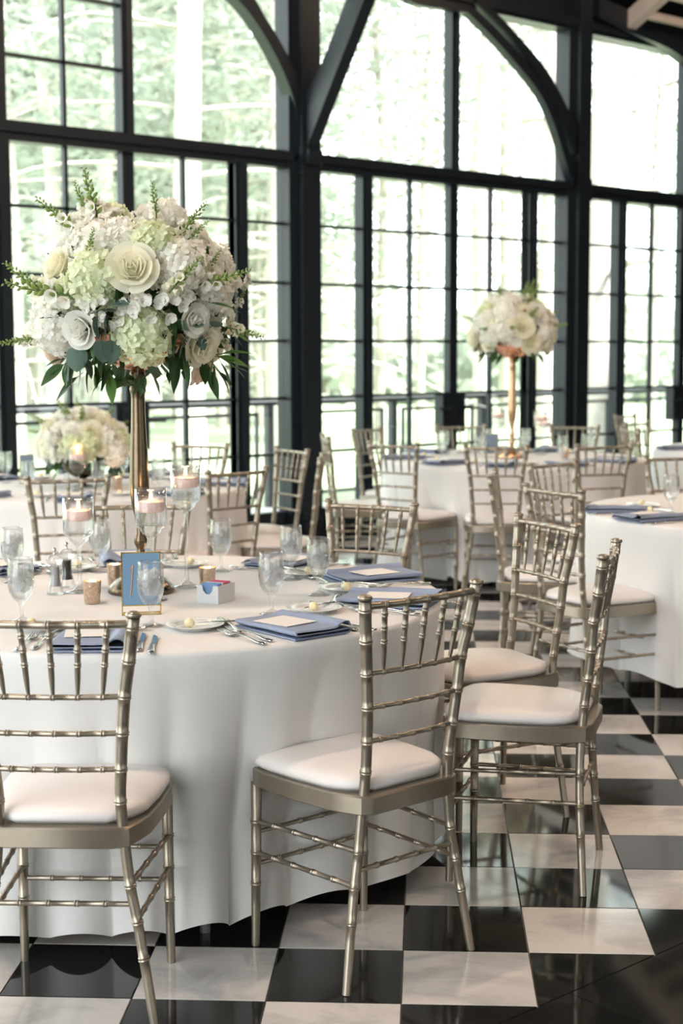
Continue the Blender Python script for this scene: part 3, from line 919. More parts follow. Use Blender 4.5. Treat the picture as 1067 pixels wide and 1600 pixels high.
# ------------------------------------------------------------------ round tables and cloths
ZT = .76
def round_table(c, r, label, lrot=.4):
    t = thing('round_table', label, 'table', (c[0], c[1], 0), lrot, 'round banquet tables under white cloths')
    MB().lathe([(r - .03, .722), (r - .012, .724), (r - .01, .748), (r - .02, .7515), (0, .7515)], 48).build('tabletop', M['table_wood'], t)
    for k in range(4):
        a = k * pi / 2 + pi / 4
        rr = r - .20
        MB().tube([(rr * cos(a), rr * sin(a), 0), (rr * cos(a), rr * sin(a), .722)], .014, 8).build('leg', M['steel_leg'], t)
    MB().tube([((r - .2) * cos(pi / 4), (r - .2) * sin(pi / 4), .3), ((r - .2) * cos(5 * pi / 4), (r - .2) * sin(5 * pi / 4), .3)], .008, 6).build('brace', M['steel_leg'], t)
def cloth(c, r, label, seed, hem=.055, tucks=(), nf=27, amp=.036):
    rg = random.Random(seed)
    N = 420
    ph = [rg.uniform(0, 2 * pi) for _ in range(6)]
    def fold(a):
        w = abs(sin(.5 * (nf * a + 1.6 * sin(3 * a + ph[0]) + ph[1]))) ** .75 * 2 - 1.1
        return w * (.75 + .35 * sin(5 * a + ph[2])) + .35 * sin(4 * a + ph[3])
    rows = []
    for q in (.0, .3, .6, .85):
        rows.append([(c[0] + (r - .012) * q * cos(2 * pi * k / N), c[1] + (r - .012) * q * sin(2 * pi * k / N), ZT) for k in range(N)])
    vs = [(r - .012, ZT), (r - .004, ZT - .003), (r, ZT - .012)]
    for rr, z in vs:
        rows.append([(c[0] + rr * cos(2 * pi * k / N), c[1] + rr * sin(2 * pi * k / N), z) for k in range(N)])
    M_ = 26
    for m_ in range(1, M_ + 1):
        v = m_ / M_
        row = []
        for k in range(N):
            a = 2 * pi * k / N
            F = fold(a)
            rr = r + .004 + v * .012 + amp * F * (v ** 1.1) * 1.05 + .0022 * math.exp(-((v - .36) / .035) ** 2)
            for ta, tw_, td in tucks:
                da = (a - radians(ta) + pi) % (2 * pi) - pi
                rr -= td * math.exp(-(da / radians(tw_)) ** 2) * min(1, v * 1.5) ** 1.2
            z = ZT - .012 - v * (ZT - .012 - hem - .024 * F)
            row.append((c[0] + rr * cos(a), c[1] + rr * sin(a), z))
        rows.append(row)
    mb = MB()
    b0 = 0
    for r_ in rows: mb.v += [Vector(p) for p in r_]
    for i in range(len(rows) - 1):
        for k in range(N):
            k2 = (k + 1) % N
            mb.f.append((i * N + k, (i + 1) * N + k, (i + 1) * N + k2, i * N + k2))
    o = mb.build('tablecloth', M['cloth'], None, angle=180)
    return tag(o, label, 'tablecloth', 'white round tablecloths')
round_table(T1, .846, 'round table under the nearest cloth, laid with the tall gold vase')
round_table(T2, .83, 'round table under the left back cloth, beneath the low white bouquet')
round_table(T3, .83, 'round table at the right edge, one steel leg showing under its cloth', .0)
round_table(T4, .83, 'round table farthest right near the window, blue napkins on its cloth')
round_table(T5, .83, 'round table under the far cloth, carrying the second tall vase')
cloth(T1, .856, 'white cloth of the nearest round table, rippled hem just above the floor', 1, .05, ((-92, 25, .165), (-134, 22, .115), (-50, 12, .03), (-19, 13, .06)))
cloth(T2, .84, 'white cloth of the round table at the left back, behind the candles', 2, .06)
cloth(T3, .84, 'cream-lit white cloth of the round table at the right edge', 3, .13, ((168, 12, .08),), 17, .05)
cloth(T4, .84, 'white cloth of the farthest right round table', 4, .06)
cloth(T5, .84, 'white cloth of the far round table with a deep tuck behind a seat', 5, .05, ((187, 11, .20), (217, 11, .14), (248, 11, .12)), 14, .055)

# ------------------------------------------------------------------ tableware prototypes
def flatstick(pts, n=8, flat=.35):
    return [(0, y, z) for y, z, r in pts], [r for y, z, r in pts], n, flat
def knife_meshes():
    h = MB(); p, r, n, f = flatstick([(-.115, .004, .004), (-.112, .004, .0085), (-.09, .004, .0092), (-.04, .005, .0068), (-.012, .005, .0065), (-.008, .005, .004)])
    h.tube(p, r, n, flat=f)
    b = MB().rings([[(-.004, y, .0035), (w, y, .0035), (w, y, .0048), (-.004, y, .0055)] for y, w in ((-.010, .004), (.0, .007), (.06, .0085), (.085, .0075), (.100, .002), (.104, -.0032))])
    return h.mesh('handle', M['silver'], angle=180), b.mesh('blade', M['blade'], False)
def fork_mesh(L=.20):
    k = L / .2
    mb = MB(); p, r, n, f = flatstick([(-.1 * k, .004, .003), (-.097 * k, .004, .0075), (-.07 * k, .004, .0080), (-.02 * k, .009, .0036), (.025 * k, .010, .0034), (.034 * k, .008, .008), (.044 * k, .005, .0115), (.055 * k, .005, .0118)])
    mb.tube(p, r, n, flat=.3)
    for x in (-.0092, -.0031, .0031, .0092):
        mb.tube([(x, .05 * k, .0055), (x, .075 * k, .006), (x * .95, .1 * k, .011)], [.0021, .0019, .0009], 5)
    return mb.mesh('fork', M['silver'], angle=180)
def spoon_mesh():
    mb = MB(); p, r, n, f = flatstick([(-.1, .004, .003), (-.097, .004, .0075), (-.07, .004, .0080), (-.02, .009, .0036), (.022, .010, .0034), (.034, .007, .010), (.05, .0045, .0175), (.068, .004, .0205), (.086, .0055, .0165), (.097, .0085, .0075), (.1, .01, .002)])
    mb.tube(p, r, 12, flat=.22)
    return mb.mesh('spoon', M['silver'], angle=180)
KH, KB = knife_meshes()
FORK, FORK2, SPOON = fork_mesh(), fork_mesh(.17), spoon_mesh()
def napkin_mesh():
    line = [(-.084, .004), (.07, .004), (.083, .006), (.087, .0105), (.082, .0145), (.0, .0135), (-.07, .0135), (-.083, .0155), (-.085, .0195), (-.078, .0225), (-.02, .0215), (.035, .0215), (.052, .026), (.064, .0325), (.076, .0325), (.085, .027), (.089, .021)]
    pts = [Vector((a, 0, b)) for a, b in line]
    pts = catmull([tuple(p) for p in pts], 3)
    th = .0019
    U, D = [], []
    for i, p in enumerate(pts):
        t = (pts[min(i + 1, len(pts) - 1)] - pts[max(i - 1, 0)]).normalized()
        nn = Vector((-t.z, 0, t.x))
        U.append(p + nn * th); D.append(p - nn * th)
    sec = U + D[::-1]
    L = .128
    r = []
    for y, s in ((-L, 1), (-L * .5, 1), (0, .97), (L * .5, .95), (L, .93)):
        r.append([(p.x * s, y + .004 * sin(p.z * 300), max(.0002, p.z * (1 if y < .05 else .85))) for p in sec])
    mb = MB()
    b = 0
    for q in r: mb.v += [Vector(p) for p in q]
    n = len(sec)
    for i in range(len(r) - 1):
        for k in range(n):
            k2 = (k + 1) % n
            mb.f.append((i * n + k, i * n + k2, (i + 1) * n + k2, (i + 1) * n + k))
    m_ = len(U)
    for e in (0, (len(r) - 1) * n):
        for k in range(m_ - 1):
            mb.f.append((e + k, e + k + 1, e + n - 2 - k, e + n - 1 - k))
    return mb.mesh('napkin', M['napkin'], angle=70)
NAP = napkin_mesh()
CARD = MB().box(-.052, .052, -.06, .06, 0, .0012).mesh('menu_card', M['card'], False)
PLATE = MB().lathe([(0, .003), (.038, .003), (.040, 0), (.043, 0), (.046, .004), (.070, .012), (.074, .0135), (.0745, .0145), (.072, .0150), (.050, .0085), (.046, .0065), (0, .0062)], 40).mesh('plate', M['porcelain'], angle=50)
BUTTER = MB().lathe([(0, 0), (.007, .001), (.0118, .006), (.0128, .012), (.0115, .018), (.007, .0225), (0, .024)], 12).mesh('butter_ball', M['butter'], angle=180)
GOB = MB().lathe([(0, .0005), (.032, .0005), (.0335, .002), (.02, .006), (.0065, .012), (.0048, .022), (.0046, .034), (.0065, .044), (.008, .049), (.011, .053), (.022, .062), (.031, .08), (.0345, .103), (.0342, .13), (.0318, .158), (.0318, .166), (.0304, .1665), (.0302, .158), (.0326, .13), (.0328, .104), (.0295, .082), (.0205, .066), (.010, .059), (0, .057)], 28).mesh('goblet_glass', M['glass'], angle=180)
GWAT = MB().lathe([(0, .0578), (.0098, .0598), (.0203, .0668), (.0293, .0826), (.0326, .104), (.0324, .13), (.0318, .139), (0, .139)], 24).mesh('water', M['water'], angle=50)
def ice_mesh(seed):
    rg = random.Random(seed)
    h = .0105
    v = [(sx * h * rg.uniform(.75, 1.1), sy * h * rg.uniform(.75, 1.1), sz * h * rg.uniform(.75, 1.1)) for sz in (-1, 1) for sx, sy in ((-1, -1), (1, -1), (1, 1), (-1, 1))]
    mb = MB(); mb.v = [Vector(p) for p in v]
    mb.f = [(0, 3, 2, 1), (4, 5, 6, 7), (0, 1, 5, 4), (1, 2, 6, 5), (2, 3, 7, 6), (3, 0, 4, 7)]
    return mb.mesh('ice_cube', M['ice'], False)
ICE = [ice_mesh(s) for s in (1, 2, 3)]
def put(me, name, label, cat, x, y, z, rz, group=None):
    return tag(link(me, name, None, (x, y, z), rz), label, cat, group)
rg0 = random.Random(3)
def goblet(x, y, label, group, ice=True):
    r = thing('water_goblet', label, 'goblet', (x, y, ZT + .0004), rg0.uniform(0, 6), group)
    link(GOB, 'glass', r)
    link(GWAT, 'water', r)
    if ice:
        for k in range(12):
            a = k * 2.4
            rr = .017 if k % 3 else .004
            o = link(ICE[k % 3], 'ice_cube', r, (rr * cos(a), rr * sin(a), .088 + .0045 * k), a)
            o.rotation_euler = (k * .9, k * .5, a)
    return r
def knife(x, y, z, rz, label, group, s=1.0):
    r = thing('table_knife', label, 'knife', (x, y, z), rz, group)
    r.scale = (s, s, s)
    link(KH, 'handle', r); link(KB, 'blade', r)
def setting(T, th, who, grp, detail=True, jit=0.0, only=None):
    a = radians(th)
    er, et = Vector((cos(a), sin(a), 0)), Vector((-sin(a), cos(a), 0))
    rz = a + pi / 2
    C = Vector((T[0], T[1], 0))
    def at(r, t): return C + er * r + et * t
    sh = (lambda s: s)
    p = at(.717, .0)
    put(NAP, 'folded_napkin', 'folded dusty blue napkin ' + who, 'napkin', p.x, p.y, ZT + .0006, rz + jit, 'blue napkins ' + grp)
    p = at(.715, -.018)
    put(CARD, 'menu_card', 'pale menu card lying on the blue napkin ' + who, 'card', p.x, p.y, ZT + .0258, rz + jit + .12, 'menu cards ' + grp)
    p = at(.545, -.175)
    if detail or only is None:
        put(PLATE, 'bread_plate', 'small white bread plate ' + who, 'plate', p.x, p.y, ZT + .0005, 0, 'bread plates ' + grp)
        b = p - et * .018 + er * .004
        put(BUTTER, 'butter_ball', 'ball of butter on the bread plate ' + who, 'butter', b.x, b.y, ZT + .0066, 0, 'butter balls ' + grp)
    p = at(.49, .10)
    goblet(p.x, p.y, 'stemmed goblet of iced water ' + who, 'water goblets ' + grp, detail)
    if detail:
        b = at(.545, -.175) + et * .03 + er * .012
        knife(b.x, b.y, ZT + .0128, rz + 1.15, 'butter knife lying across the bread plate ' + who, 'butter knives ' + grp, .72)
        for k, t in enumerate((-.125, -.160)):
            p = at(.715 + .02 * k, t)
            put(FORK, 'table_fork', ('inner' if k == 0 else 'outer') + ' silver fork left of the napkin ' + who, 'fork', p.x, p.y, ZT + .0008, rz + jit - .05, 'silver forks ' + grp)
        for k, t in enumerate((.112, .145)):
            p = at(.715 + .03 * k, t)
            knife(p.x, p.y, ZT + .0008, rz + jit + .06, ('inner' if k == 0 else 'outer') + ' silver knife right of the napkin ' + who, 'silver knives ' + grp)
        p = at(.555, .03)
        put(FORK2, 'dessert_fork', 'dessert fork laid crosswise above the napkin ' + who, 'fork', p.x, p.y, ZT + .0008, rz - pi / 2 + .1, 'dessert forks ' + grp)
        p = at(.60, -.105)
        put(SPOON, 'soup_spoon', 'silver spoon beside the forks ' + who, 'spoon', p.x, p.y, ZT + .0046, rz - .32, 'silver spoons ' + grp)
    else:
        p = at(.715, .125)
        knife(p.x, p.y, ZT + .0008, rz, 'silver knife right of the napkin ' + who, 'silver knives ' + grp)
        p = at(.715, -.13)
        put(FORK, 'table_fork', 'silver fork left of the napkin ' + who, 'fork', p.x, p.y, ZT + .0008, rz, 'silver forks ' + grp)
g1 = 'on the near table'
for th, who, j in ((-94, 'before the middle front chair', 0.03), (-134, 'before the chair cut by the left edge', 0.05), (-175, 'at the leftmost place of the near table', 0), (-55, 'before the edge-on chair', -.08),
                   (-19, 'before the chair behind the edge-on one', .05), (15, 'before the chair against the bright floor', 0), (60, 'before the chair behind the gold vase', 0), (96, 'behind the pepper mill', 0)):
    setting(T1, th, who, g1, True, j)
for th, who in ((140, 'at the far left of the right table'), (168, 'at the left of the right table'), (205, 'on the near rim of the right table')):
    setting(T3, th, who, 'on the right table', False)
for th, w in ((187, 'left end'), (217, 'front left'), (248, 'front right'), (280, 'right front corner'), (95, 'back left'), (50, 'window side'), (20, 'back right'), (145, 'left back corner')):
    setting(T5, th, 'on the far table, ' + w + ' place', 'on the far table', False)
for th, w in ((235, 'nearest'), (275, 'front right'), (320, 'right end'), (100, 'back left'), (55, 'window side'), (20, 'back right'), (195, 'front left')):
    setting(T2, th, 'on the left back table, ' + w + ' place', 'on the left back table', False)
for th, w in ((147, 'left end'), (185, 'front left'), (215, 'nearest'), (250, 'front right')):
    setting(T4, th, 'on the farthest right table, ' + w + ' place', 'on the farthest right table', False)

# tall floating-candle glasses
WICKP = MB().tube([(0, 0, 0), (.0004, 0, .006), (.001, 0, .010)], .0008, 5).mesh('wick', M['wick'])
FLAME = MB().lathe([(0, 0), (.003, .003), (.0045, .008), (.0038, .014), (.0018, .021), (0, .027)], 10).mesh('flame', M['flame'], angle=180)
WAX = MB().lathe([(0, 0), (.030, 0), (.0385, .006), (.0402, .014), (.0398, .027), (.037, .030), (.020, .0285), (0, .028)], 28).mesh('floating_candle', M['wax'], angle=60)
def candle_glass(x, y, H, label, lab2, grp):
    r = thing('candle_glass', label, 'candle holder', (x, y, ZT + .0004), 0, 'stemmed candle glasses ' + grp)
    g_ = [(0, .0005), (.042, .0005), (.043, .0025), (.022, .008), (.009, .017), (.0062, .032), (.0056, .06), (.0056, H - .155), (.0075, H - .146), (.0062, H - .141), (.012, H - .136), (.024, H - .126), (.030, H - .118), (.029, H - .114), (.040, H - .107), (.044, H - .099), (.0446, H - .06), (.0446, H), (.0428, H), (.0428, H - .06), (.0422, H - .097), (.038, H - .102), (0, H - .104)]
    MB().lathe(g_, 32).build('glass', M['candle_glass'], r, angle=180)
    MB().lathe([(0, H - .1035), (.0375, H - .1015), (.0420, H - .096), (.0426, H - .06), (.0426, H - .048), (0, H - .048)], 28).build('water', M['water'], r, angle=50)
    c = tag(link(WAX, 'floating_candle', None, (x, y, ZT + H - .066)), lab2, 'candle', 'floating candles ' + grp)
    w = link(WICKP, 'wick', c, (0, 0, .028))
    link(FLAME, 'flame', c, (.001, 0, .033))
    d = bpy.data.lights.new('candle_light', 'POINT')
    d.energy = .35; d.color = (1, .62, .3); d.shadow_soft_size = .012
    l = bpy.data.objects.new('candle_light', d); COL.objects.link(l); l.location = (x, y, ZT + H - .005)
candle_glass(.068, 1.41, .275, 'shortest stemmed candle glass, left of the tall gold vase', 'lit blush floating candle in the leftmost candle glass', g1)
candle_glass(.137, 1.144, .315, 'stemmed candle glass directly before the gold vase, behind the blue number card', 'lit blush floating candle in front of the gold vase', g1)
candle_glass(.352, 1.275, .362, 'tallest stemmed candle glass, right of the gold vase', 'lit blush floating candle in the tallest glass', g1)
for x, y, H, n in ((5.40, 4.62, .30, 'left of the far vase'), (5.42, 4.26, .29, 'just right of the far vase'), (5.62, 4.40, .24, 'rightmost beside the far vase')):
    candle_glass(x, y, H, 'stemmed candle glass %s on the far table' % n, 'floating candle in the far glass %s' % n, 'on the far table')
candle_glass(1.80, 4.18, .22, 'short candle glass in front of the low white bouquet', 'floating candle in the short glass before the low bouquet', 'on the left back table')

# mercury glass votives
VOT = MB().lathe([(0, .0005), (.0205, .0005), (.0215, .003), (.0235, .03), (.0255, .064), (.0243, .064), (.022, .03), (.0195, .007), (0, .006)], 24).mesh('votive', M['mercury'], angle=60)
VWAX = MB().lathe([(0, 0), (.0185, 0), (.0198, .02), (0, .02)], 16).mesh('wax', M['wax'], angle=50)
def votive(x, y, label, grp):
    r = tag(link(VOT, 'votive_holder', None, (x, y, ZT + .0004)), label, 'votive', 'gold votives ' + grp)
    link(VWAX, 'wax', r, (0, 0, .0065))
    link(FLAME, 'flame', r, (0, 0, .028))
    d = bpy.data.lights.new('votive_light', 'POINT')
    d.energy = .25; d.color = (1, .6, .3); d.shadow_soft_size = .008
    l = bpy.data.objects.new('votive_light', d); COL.objects.link(l); l.location = (x, y, ZT + .056)
votive(-.016, 1.213, 'speckled gold votive glass left of the blue number card', g1)
votive(.215, 1.448, 'gold votive glass peeking out behind the left edge of the blue number card', g1)
votive(.372, 1.20, 'glowing gold votive behind the white packet box', g1)
for x, y, n in ((5.30, 3.95, 'front'), ):
    votive(x, y, 'gold votive at the front of the far vase', 'on the far table')
votive(1.98, 4.10, 'gold votive below the low white bouquet', 'on the left back table')

# salt and pepper mills
def mill(x, y, fill, label, rz=0.0):
    r = thing('mill', label, 'mill', (x, y, ZT + .0004), rz, 'acrylic salt and pepper mills')
    MB().lathe([(0, .0005), (.0235, .0005), (.0245, .004), (.0225, .010), (.0215, .020), (.0165, .036), (.0148, .055), (.0150, .072), (.0165, .082), (.0135, .084), (.0125, .070), (.0130, .04), (.0160, .028), (.0160, .024), (0, .024)], 20).build('body', M['acrylic'], r, angle=60)
    MB().lathe([(0, .0242), (.0155, .0242), (.0155, .0275), (.0125, .0395), (.0120, .070), (.0128, .080), (0, .080)], 16).build('contents', M[fill], r, angle=60)
    MB().lathe([(0, .0845), (.0150, .0845), (.0205, .090), (.0240, .0985), (.0225, .107), (.0165, .113), (.008, .116), (0, .1165)], 20).build('cap', M['acrylic'], r, angle=60)
    MB().lathe([(.0045, .1165), (.003, .121), (.0058, .127), (.0058, .131), (.003, .1345), (0, .135)], 12).build('finial', M['silver'], r, angle=60)
mill(.088, 1.512, 'pepper', 'clear acrylic pepper mill full of dark peppercorns on the near table')
mill(-.005, 1.425, 'salt', 'clear acrylic salt mill with white salt, beside the pepper mill')
mill(2.20, 4.27, 'pepper', 'pepper mill right of the low white bouquet on the left back table')
mill(2.28, 4.20, 'salt', 'salt mill beside the far pepper mill on the left back table')

# white packet box with sweetener packets
bx = thing('packet_box', 'small white box of sweetener packets on the near table, right of the number card', 'box', (.258, 1.008, ZT + .0004), radians(22))
hx, hy, hz, t_ = .046, .034, .050, .003
bm = MB().box(-hx, hx, -hy, hy, 0, t_).box(-hx, hx, -hy, -hy + t_, t_, hz).box(-hx, hx, hy - t_, hy, t_, hz)
bm.build('box_sides', M['box_white'], bx, smooth=False)
# end panels with the scooped finger notch
notch = [(-hy + t_, t_), (hy - t_, t_), (hy - t_, hz), (.018, hz), (.015, hz - .014), (.006, hz - .024), (-.006, hz - .024), (-.015, hz - .014), (-.018, hz), (-hy + t_, hz)]
for x0 in (-hx, hx - t_):
    MB().prism(notch, x0, x0 + t_, 'x').build('notched_end', M['box_white'], bx, smooth=False)
cs, sn = cos(radians(22)), sin(radians(22))
for k in range(9):
    mt = ('packet_blue', 'packet_blue', 'packet_blue', 'packet_white', 'packet_pink', 'packet_pink', 'packet_pink', 'packet_pink', 'packet_white')[k]
    lx = -.038 + k * .0093
    pm = MB().rings([[(-.0012, -.024, 0), (.0012, -.024, 0), (.0012, .024, 0), (-.0012, .024, 0)], [(-.0026, -.026, .02), (.0026, -.026, .02), (.0026, .026, .02), (-.0026, .026, .02)], [(-.0009, -.026, .051), (.0009, -.026, .051), (.0009, .026, .051), (-.0009, .026, .051)]])
    nm = {'packet_blue': 'blue', 'packet_white': 'white', 'packet_pink': 'pink'}[mt]
    o = pm.build('sweetener_packet', M[mt], None, (.258 + lx * cs, 1.008 + lx * sn, ZT + .0042), radians(22), False)
    o.rotation_euler = (0, .10, radians(22))
    tag(o, '%s sweetener packet, %s from the left in the white box' % (nm, ('first', 'second', 'third', 'fourth', 'fifth', 'sixth', 'seventh', 'eighth', 'last')[k]), 'packet', '%s packets in the white box' % nm)

# table number card in a brass frame
def number_sign(x, y, rz, w, h, cardm, label, digits):
    r = thing('table_number', label, 'table sign', (x, y, ZT + .0005), rz)
    f = MB()
    b = .0016
    for x0 in (-w / 2, w / 2 - 2 * b):
        f.box(x0, x0 + 2 * b, -b, b, 0, h)
    f.box(-w / 2, w / 2, -b, b, h - 2 * b, h).box(-w / 2, w / 2, -b, b, .024, .024 + 2 * b).box(-w / 2, w / 2, -b, b, 0, 2 * b)
    f.box(-w / 2, -w / 2 + 2 * b, -b, .03, 0, 2 * b).box(w / 2 - 2 * b, w / 2, -b, .03, 0, 2 * b).box(-w / 2, w / 2, .03 - b, .03 + b, 0, 2 * b)
    f.build('brass_frame', M['brass'], r, smooth=False)
    c = MB().box(-w / 2 + 2 * b, w / 2 - 2 * b, -.001, .001, .024 + 2 * b, h - 2 * b).build('card', M[cardm], r, smooth=False)
    if digits:
        s = lambda pts: [(px, -.0016, pz) for px, pz in pts]
        d = MB().tube(s([(-.0345, .120), (-.027, .1245), (-.0205, .133)]), .0009, 5).tube(s(catmull2([(-.0205, .1335), (-.0235, .108), (-.0255, .080), (-.029, .050)])), .0013, 6)
        d.tube(s(catmull2([(.0165, .146), (.0075, .122), (-.004, .098), (-.0095, .084)])), .0011, 6)
        d.tube(s(catmull2([(-.0095, .084), (.008, .0835), (.030, .087)])), .0013, 6)
        d.tube(s(catmull2([(.0235, .112), (.0205, .085), (.0165, .045)])), .0012, 6)
        d.build('number_14', M['copper_ink'], c)
def catmull2(p): return [(v.x, v.z) for v in catmull([(a, 0, b) for a, b in p], 5)]
number_sign(-.0205, .966, radians(-32.3), .104, .168, 'blue_card', 'blue card with the copper number 14 in a brass frame', True)
number_sign(1.83, 4.73, radians(-20), .075, .155, 'grey_card', 'grey blue number card left of the low white bouquet', False)
number_sign(5.02, 4.34, radians(-41), .10, .155, 'grey_card', 'grey blue number card left of the far vase stem', False)

# tall gold vases
VPROF = [(0, 0), (.094, 0), (.097, .004), (.091, .020), (.074, .037), (.048, .051), (.024, .060), (.014, .072), (.012, .085), (.0185, .097), (.0195, .106), (.013, .118), (.0115, .128), (.0185, .143), (.0195, .154), (.0125, .172), (.011, .195), (.0145, .215), (.022, .245), (.0275, .285), (.028, .32), (.0257, .40), (.0217, .48), (.0197, .555), (.0205, .575), (.0235, .582), (.0235, .590), (.0185, .600), (.0175, .612), (.0225, .625), (.0225, .634), (.018, .640)]
def tall_vase(c, label, gm='gold'):
    r = thing('flower_stand', label, 'vase', (c[0], c[1], ZT + .0004), 0)
    MB().lathe(VPROF[:8], 40).build('domed_base', M[gm], r, angle=60)
    MB().lathe(VPROF[7:], 28).build('stem', M[gm], r, angle=180)
    MB().lathe([(.018, .640), (.05, .648), (.10, .675), (.145, .715), (.160, .742), (.156, .743), (.14, .718), (.095, .682), (.04, .657), (0, .655)], 32).build('bowl', M['copper'], r, angle=180)
tall_vase((.199, 1.288), 'tall antique gold trumpet stand in the middle of the near table')
tall_vase((5.08, 4.21), 'second tall gold stand, on the far table by the window', 'gold_pale')
MB_low = MB().lathe([(0, .0005), (.05, .0005), (.055, .004), (.02, .012), (.018, .04), (.06, .06), (.095, .09), (.10, .115), (.096, .115), (.09, .092), (.05, .066), (0, .06)], 28)
tag(MB_low.build('flower_bowl', M['gold'], None, (1.955, 4.385, ZT + .0004), angle=60), 'low gold bowl under the white bouquet on the left back table', 'bowl')

# ------------------------------------------------------------------ flowers
def frame_to(d, roll=0.0):
    d = Vector(d).normalized()
    a = Vector((0, 0, 1)) if abs(d.z) < .95 else Vector((1, 0, 0))
    x = a.cross(d).normalized()
    y = d.cross(x)
    R = Matrix((x, y, d)).transposed().to_4x4()
    return R @ Matrix.Rotation(roll, 4, 'Z')
def floret(mb, p, d, s, rg):
    R = Matrix.Translation(p) @ frame_to(d, rg.uniform(0, 6.28))
    for k in range(4):
        a = k * pi / 2 + rg.uniform(-.15, .15)
        up = rg.uniform(.1, .85)
        c, n = cos(a), sin(a)
        def q(r_, t, z): return R @ Vector((c * r_ - n * t, n * r_ + c * t, z)) 
        L, w_ = s * rg.uniform(.85, 1.1), s * rg.uniform(.42, .52)
        mb.poly([q(.02 * s, 0, 0), q(.5 * L, -w_, up * s * .35), q(.95 * L, -w_ * .55, up * s * .5), q(L, 0, up * s * .72), q(.95 * L, w_ * .55, up * s * .5), q(.5 * L, w_, up * s * .35)])
def hydrangea(seed, mt, n=160):
    rg = random.Random(seed)
    mb = MB()
    for i in range(n):
        z = 1 - 1.55 * (i + .5) / n
        a = i * 2.39996
        rr = sqrt(max(0, 1 - z * z))
        d = Vector((rr * cos(a), rr * sin(a), z))
        d2 = (d + Vector((rg.uniform(-.5, .5), rg.uniform(-.5, .5), rg.uniform(-.5, .5)))).normalized()
        floret(mb, d * rg.uniform(.70, 1.08) * Vector((1, 1, .9)).length / sqrt(2.81), d2, .225, rg)
    mb.lathe([(0, -.5), (.42, -.45), (.62, 0), (.48, .45), (0, .62)], 10)
    return mb.mesh('hydrangea', mt, False)
def petal(mb, R, r, h, w_, lean, curl):
    """a cupped petal standing on the circle of radius r, leaning outwards"""
    rows = []
    for i in range(5):
        v = i / 4
        wid = w_ * (.55 + .75 * v - .45 * v ** 3)
        row = []
        for k in range(5):
            u = (k - 2) / 2
            out = r + lean * v + curl * max(0, v - .6) ** 2 * 5 - .28 * wid * u * u
            z = h * (v - (.14 * u * u if i == 4 else .05 * u * u * v))
            row.append(R @ Vector((out, wid * u, z)))
        rows.append(row)
    mb.grid(rows)
def rose(seed, mt):
    rg = random.Random(seed)
    mb = MB()
    for n, r, h, w_, lean, curl, z0 in ((3, .05, .62, .22, .05, .0, .18), (4, .16, .64, .30, .12, .02, .12), (4, .26, .66, .40, .18, .03, .08), (5, .36, .68, .48, .24, .05, .02), (5, .44, .64, .54, .38, .15, -.06), (6, .50, .52, .58, .56, .27, -.15)):
        o_ = rg.uniform(0, 6)
        for k in range(n):
            R = Matrix.Translation((0, 0, z0)) @ Matrix.Rotation(o_ + k * 2 * pi / n + rg.uniform(-.12, .12), 4, 'Z')
            petal(mb, R, r * .8, h * rg.uniform(.93, 1.05), w_, lean * .85, curl)
    mb.lathe([(0, -.25), (.35, -.15), (.5, .05), (.3, .35), (0, .5)], 10)
    return mb.mesh('rose', mt, angle=180)
def ruffle(seed, mt, n=8):
    """a cluster of frilled stock blossoms"""
    rg = random.Random(seed)
    mb = MB()
    for i in range(n):
        c = Vector((rg.uniform(-.55, .55), rg.uniform(-.55, .55), rg.uniform(-.1, .45)))
        d = (c + Vector((0, 0, .8))).normalized()
        R = Matrix.Translation(c) @ frame_to(d, rg.uniform(0, 6))
        for ring_, m_, sz in ((.0, 5, .20), (.07, 6, .30), (.12, 7, .40)):
            for k in range(m_):
                a = k * 2 * pi / m_ + rg.uniform(-.3, .3)
                petal(mb, R @ Matrix.Rotation(a, 4, 'Z'), ring_, sz * .75, sz * .48, sz * rg.uniform(.3, .8), .05)
    return mb.mesh('stock_blossom', mt, angle=180)
def spike(seed, mt_bud, mt_bloom):
    """snapdragon tip: stem along z of length 1 with buds, blossoms near the base"""
    rg = random.Random(seed)
    st = MB().tube(catmull([(0, 0, 0), (.03, .01, .35), (.01, -.02, .7), (.05, 0, 1)], 3), [.022 - .0016 * i for i in range(10)], 6)
    bud = MB()
    for i in range(26):
        z = .22 + .78 * (i / 25) ** .9
        a = i * 2.4
        s = .085 * (1.15 - z) + .022
        d = Vector((cos(a), sin(a), .75)).normalized()
        p = Vector((.03, 0, z)) + d * .02
        T = Matrix.Translation(p) @ frame_to(d)
        b = MB().lathe([(0, 0), (s * .34, s * .35), (s * .42, s * .8), (s * .26, s * 1.3), (0, s * 1.6)], 6)
        bud.add(b, T)
    bl = MB()
    for i in range(7):
        z = .02 + .42 * i / 7
        a = i * 2.2
        d = Vector((cos(a), sin(a), .35)).normalized()
        R = Matrix.Translation(Vector((.02, 0, z)) + d * .05) @ frame_to(d)
        for k in range(5):
            petal(bl, R @ Matrix.Rotation(k * 1.26, 4, 'Z'), .015, .13, .06, .06, .03)
    return st.mesh('stalk', M['stem'], angle=180), bud.mesh('buds', mt_bud, angle=180), bl.mesh('snapdragon', mt_bloom, angle=180)
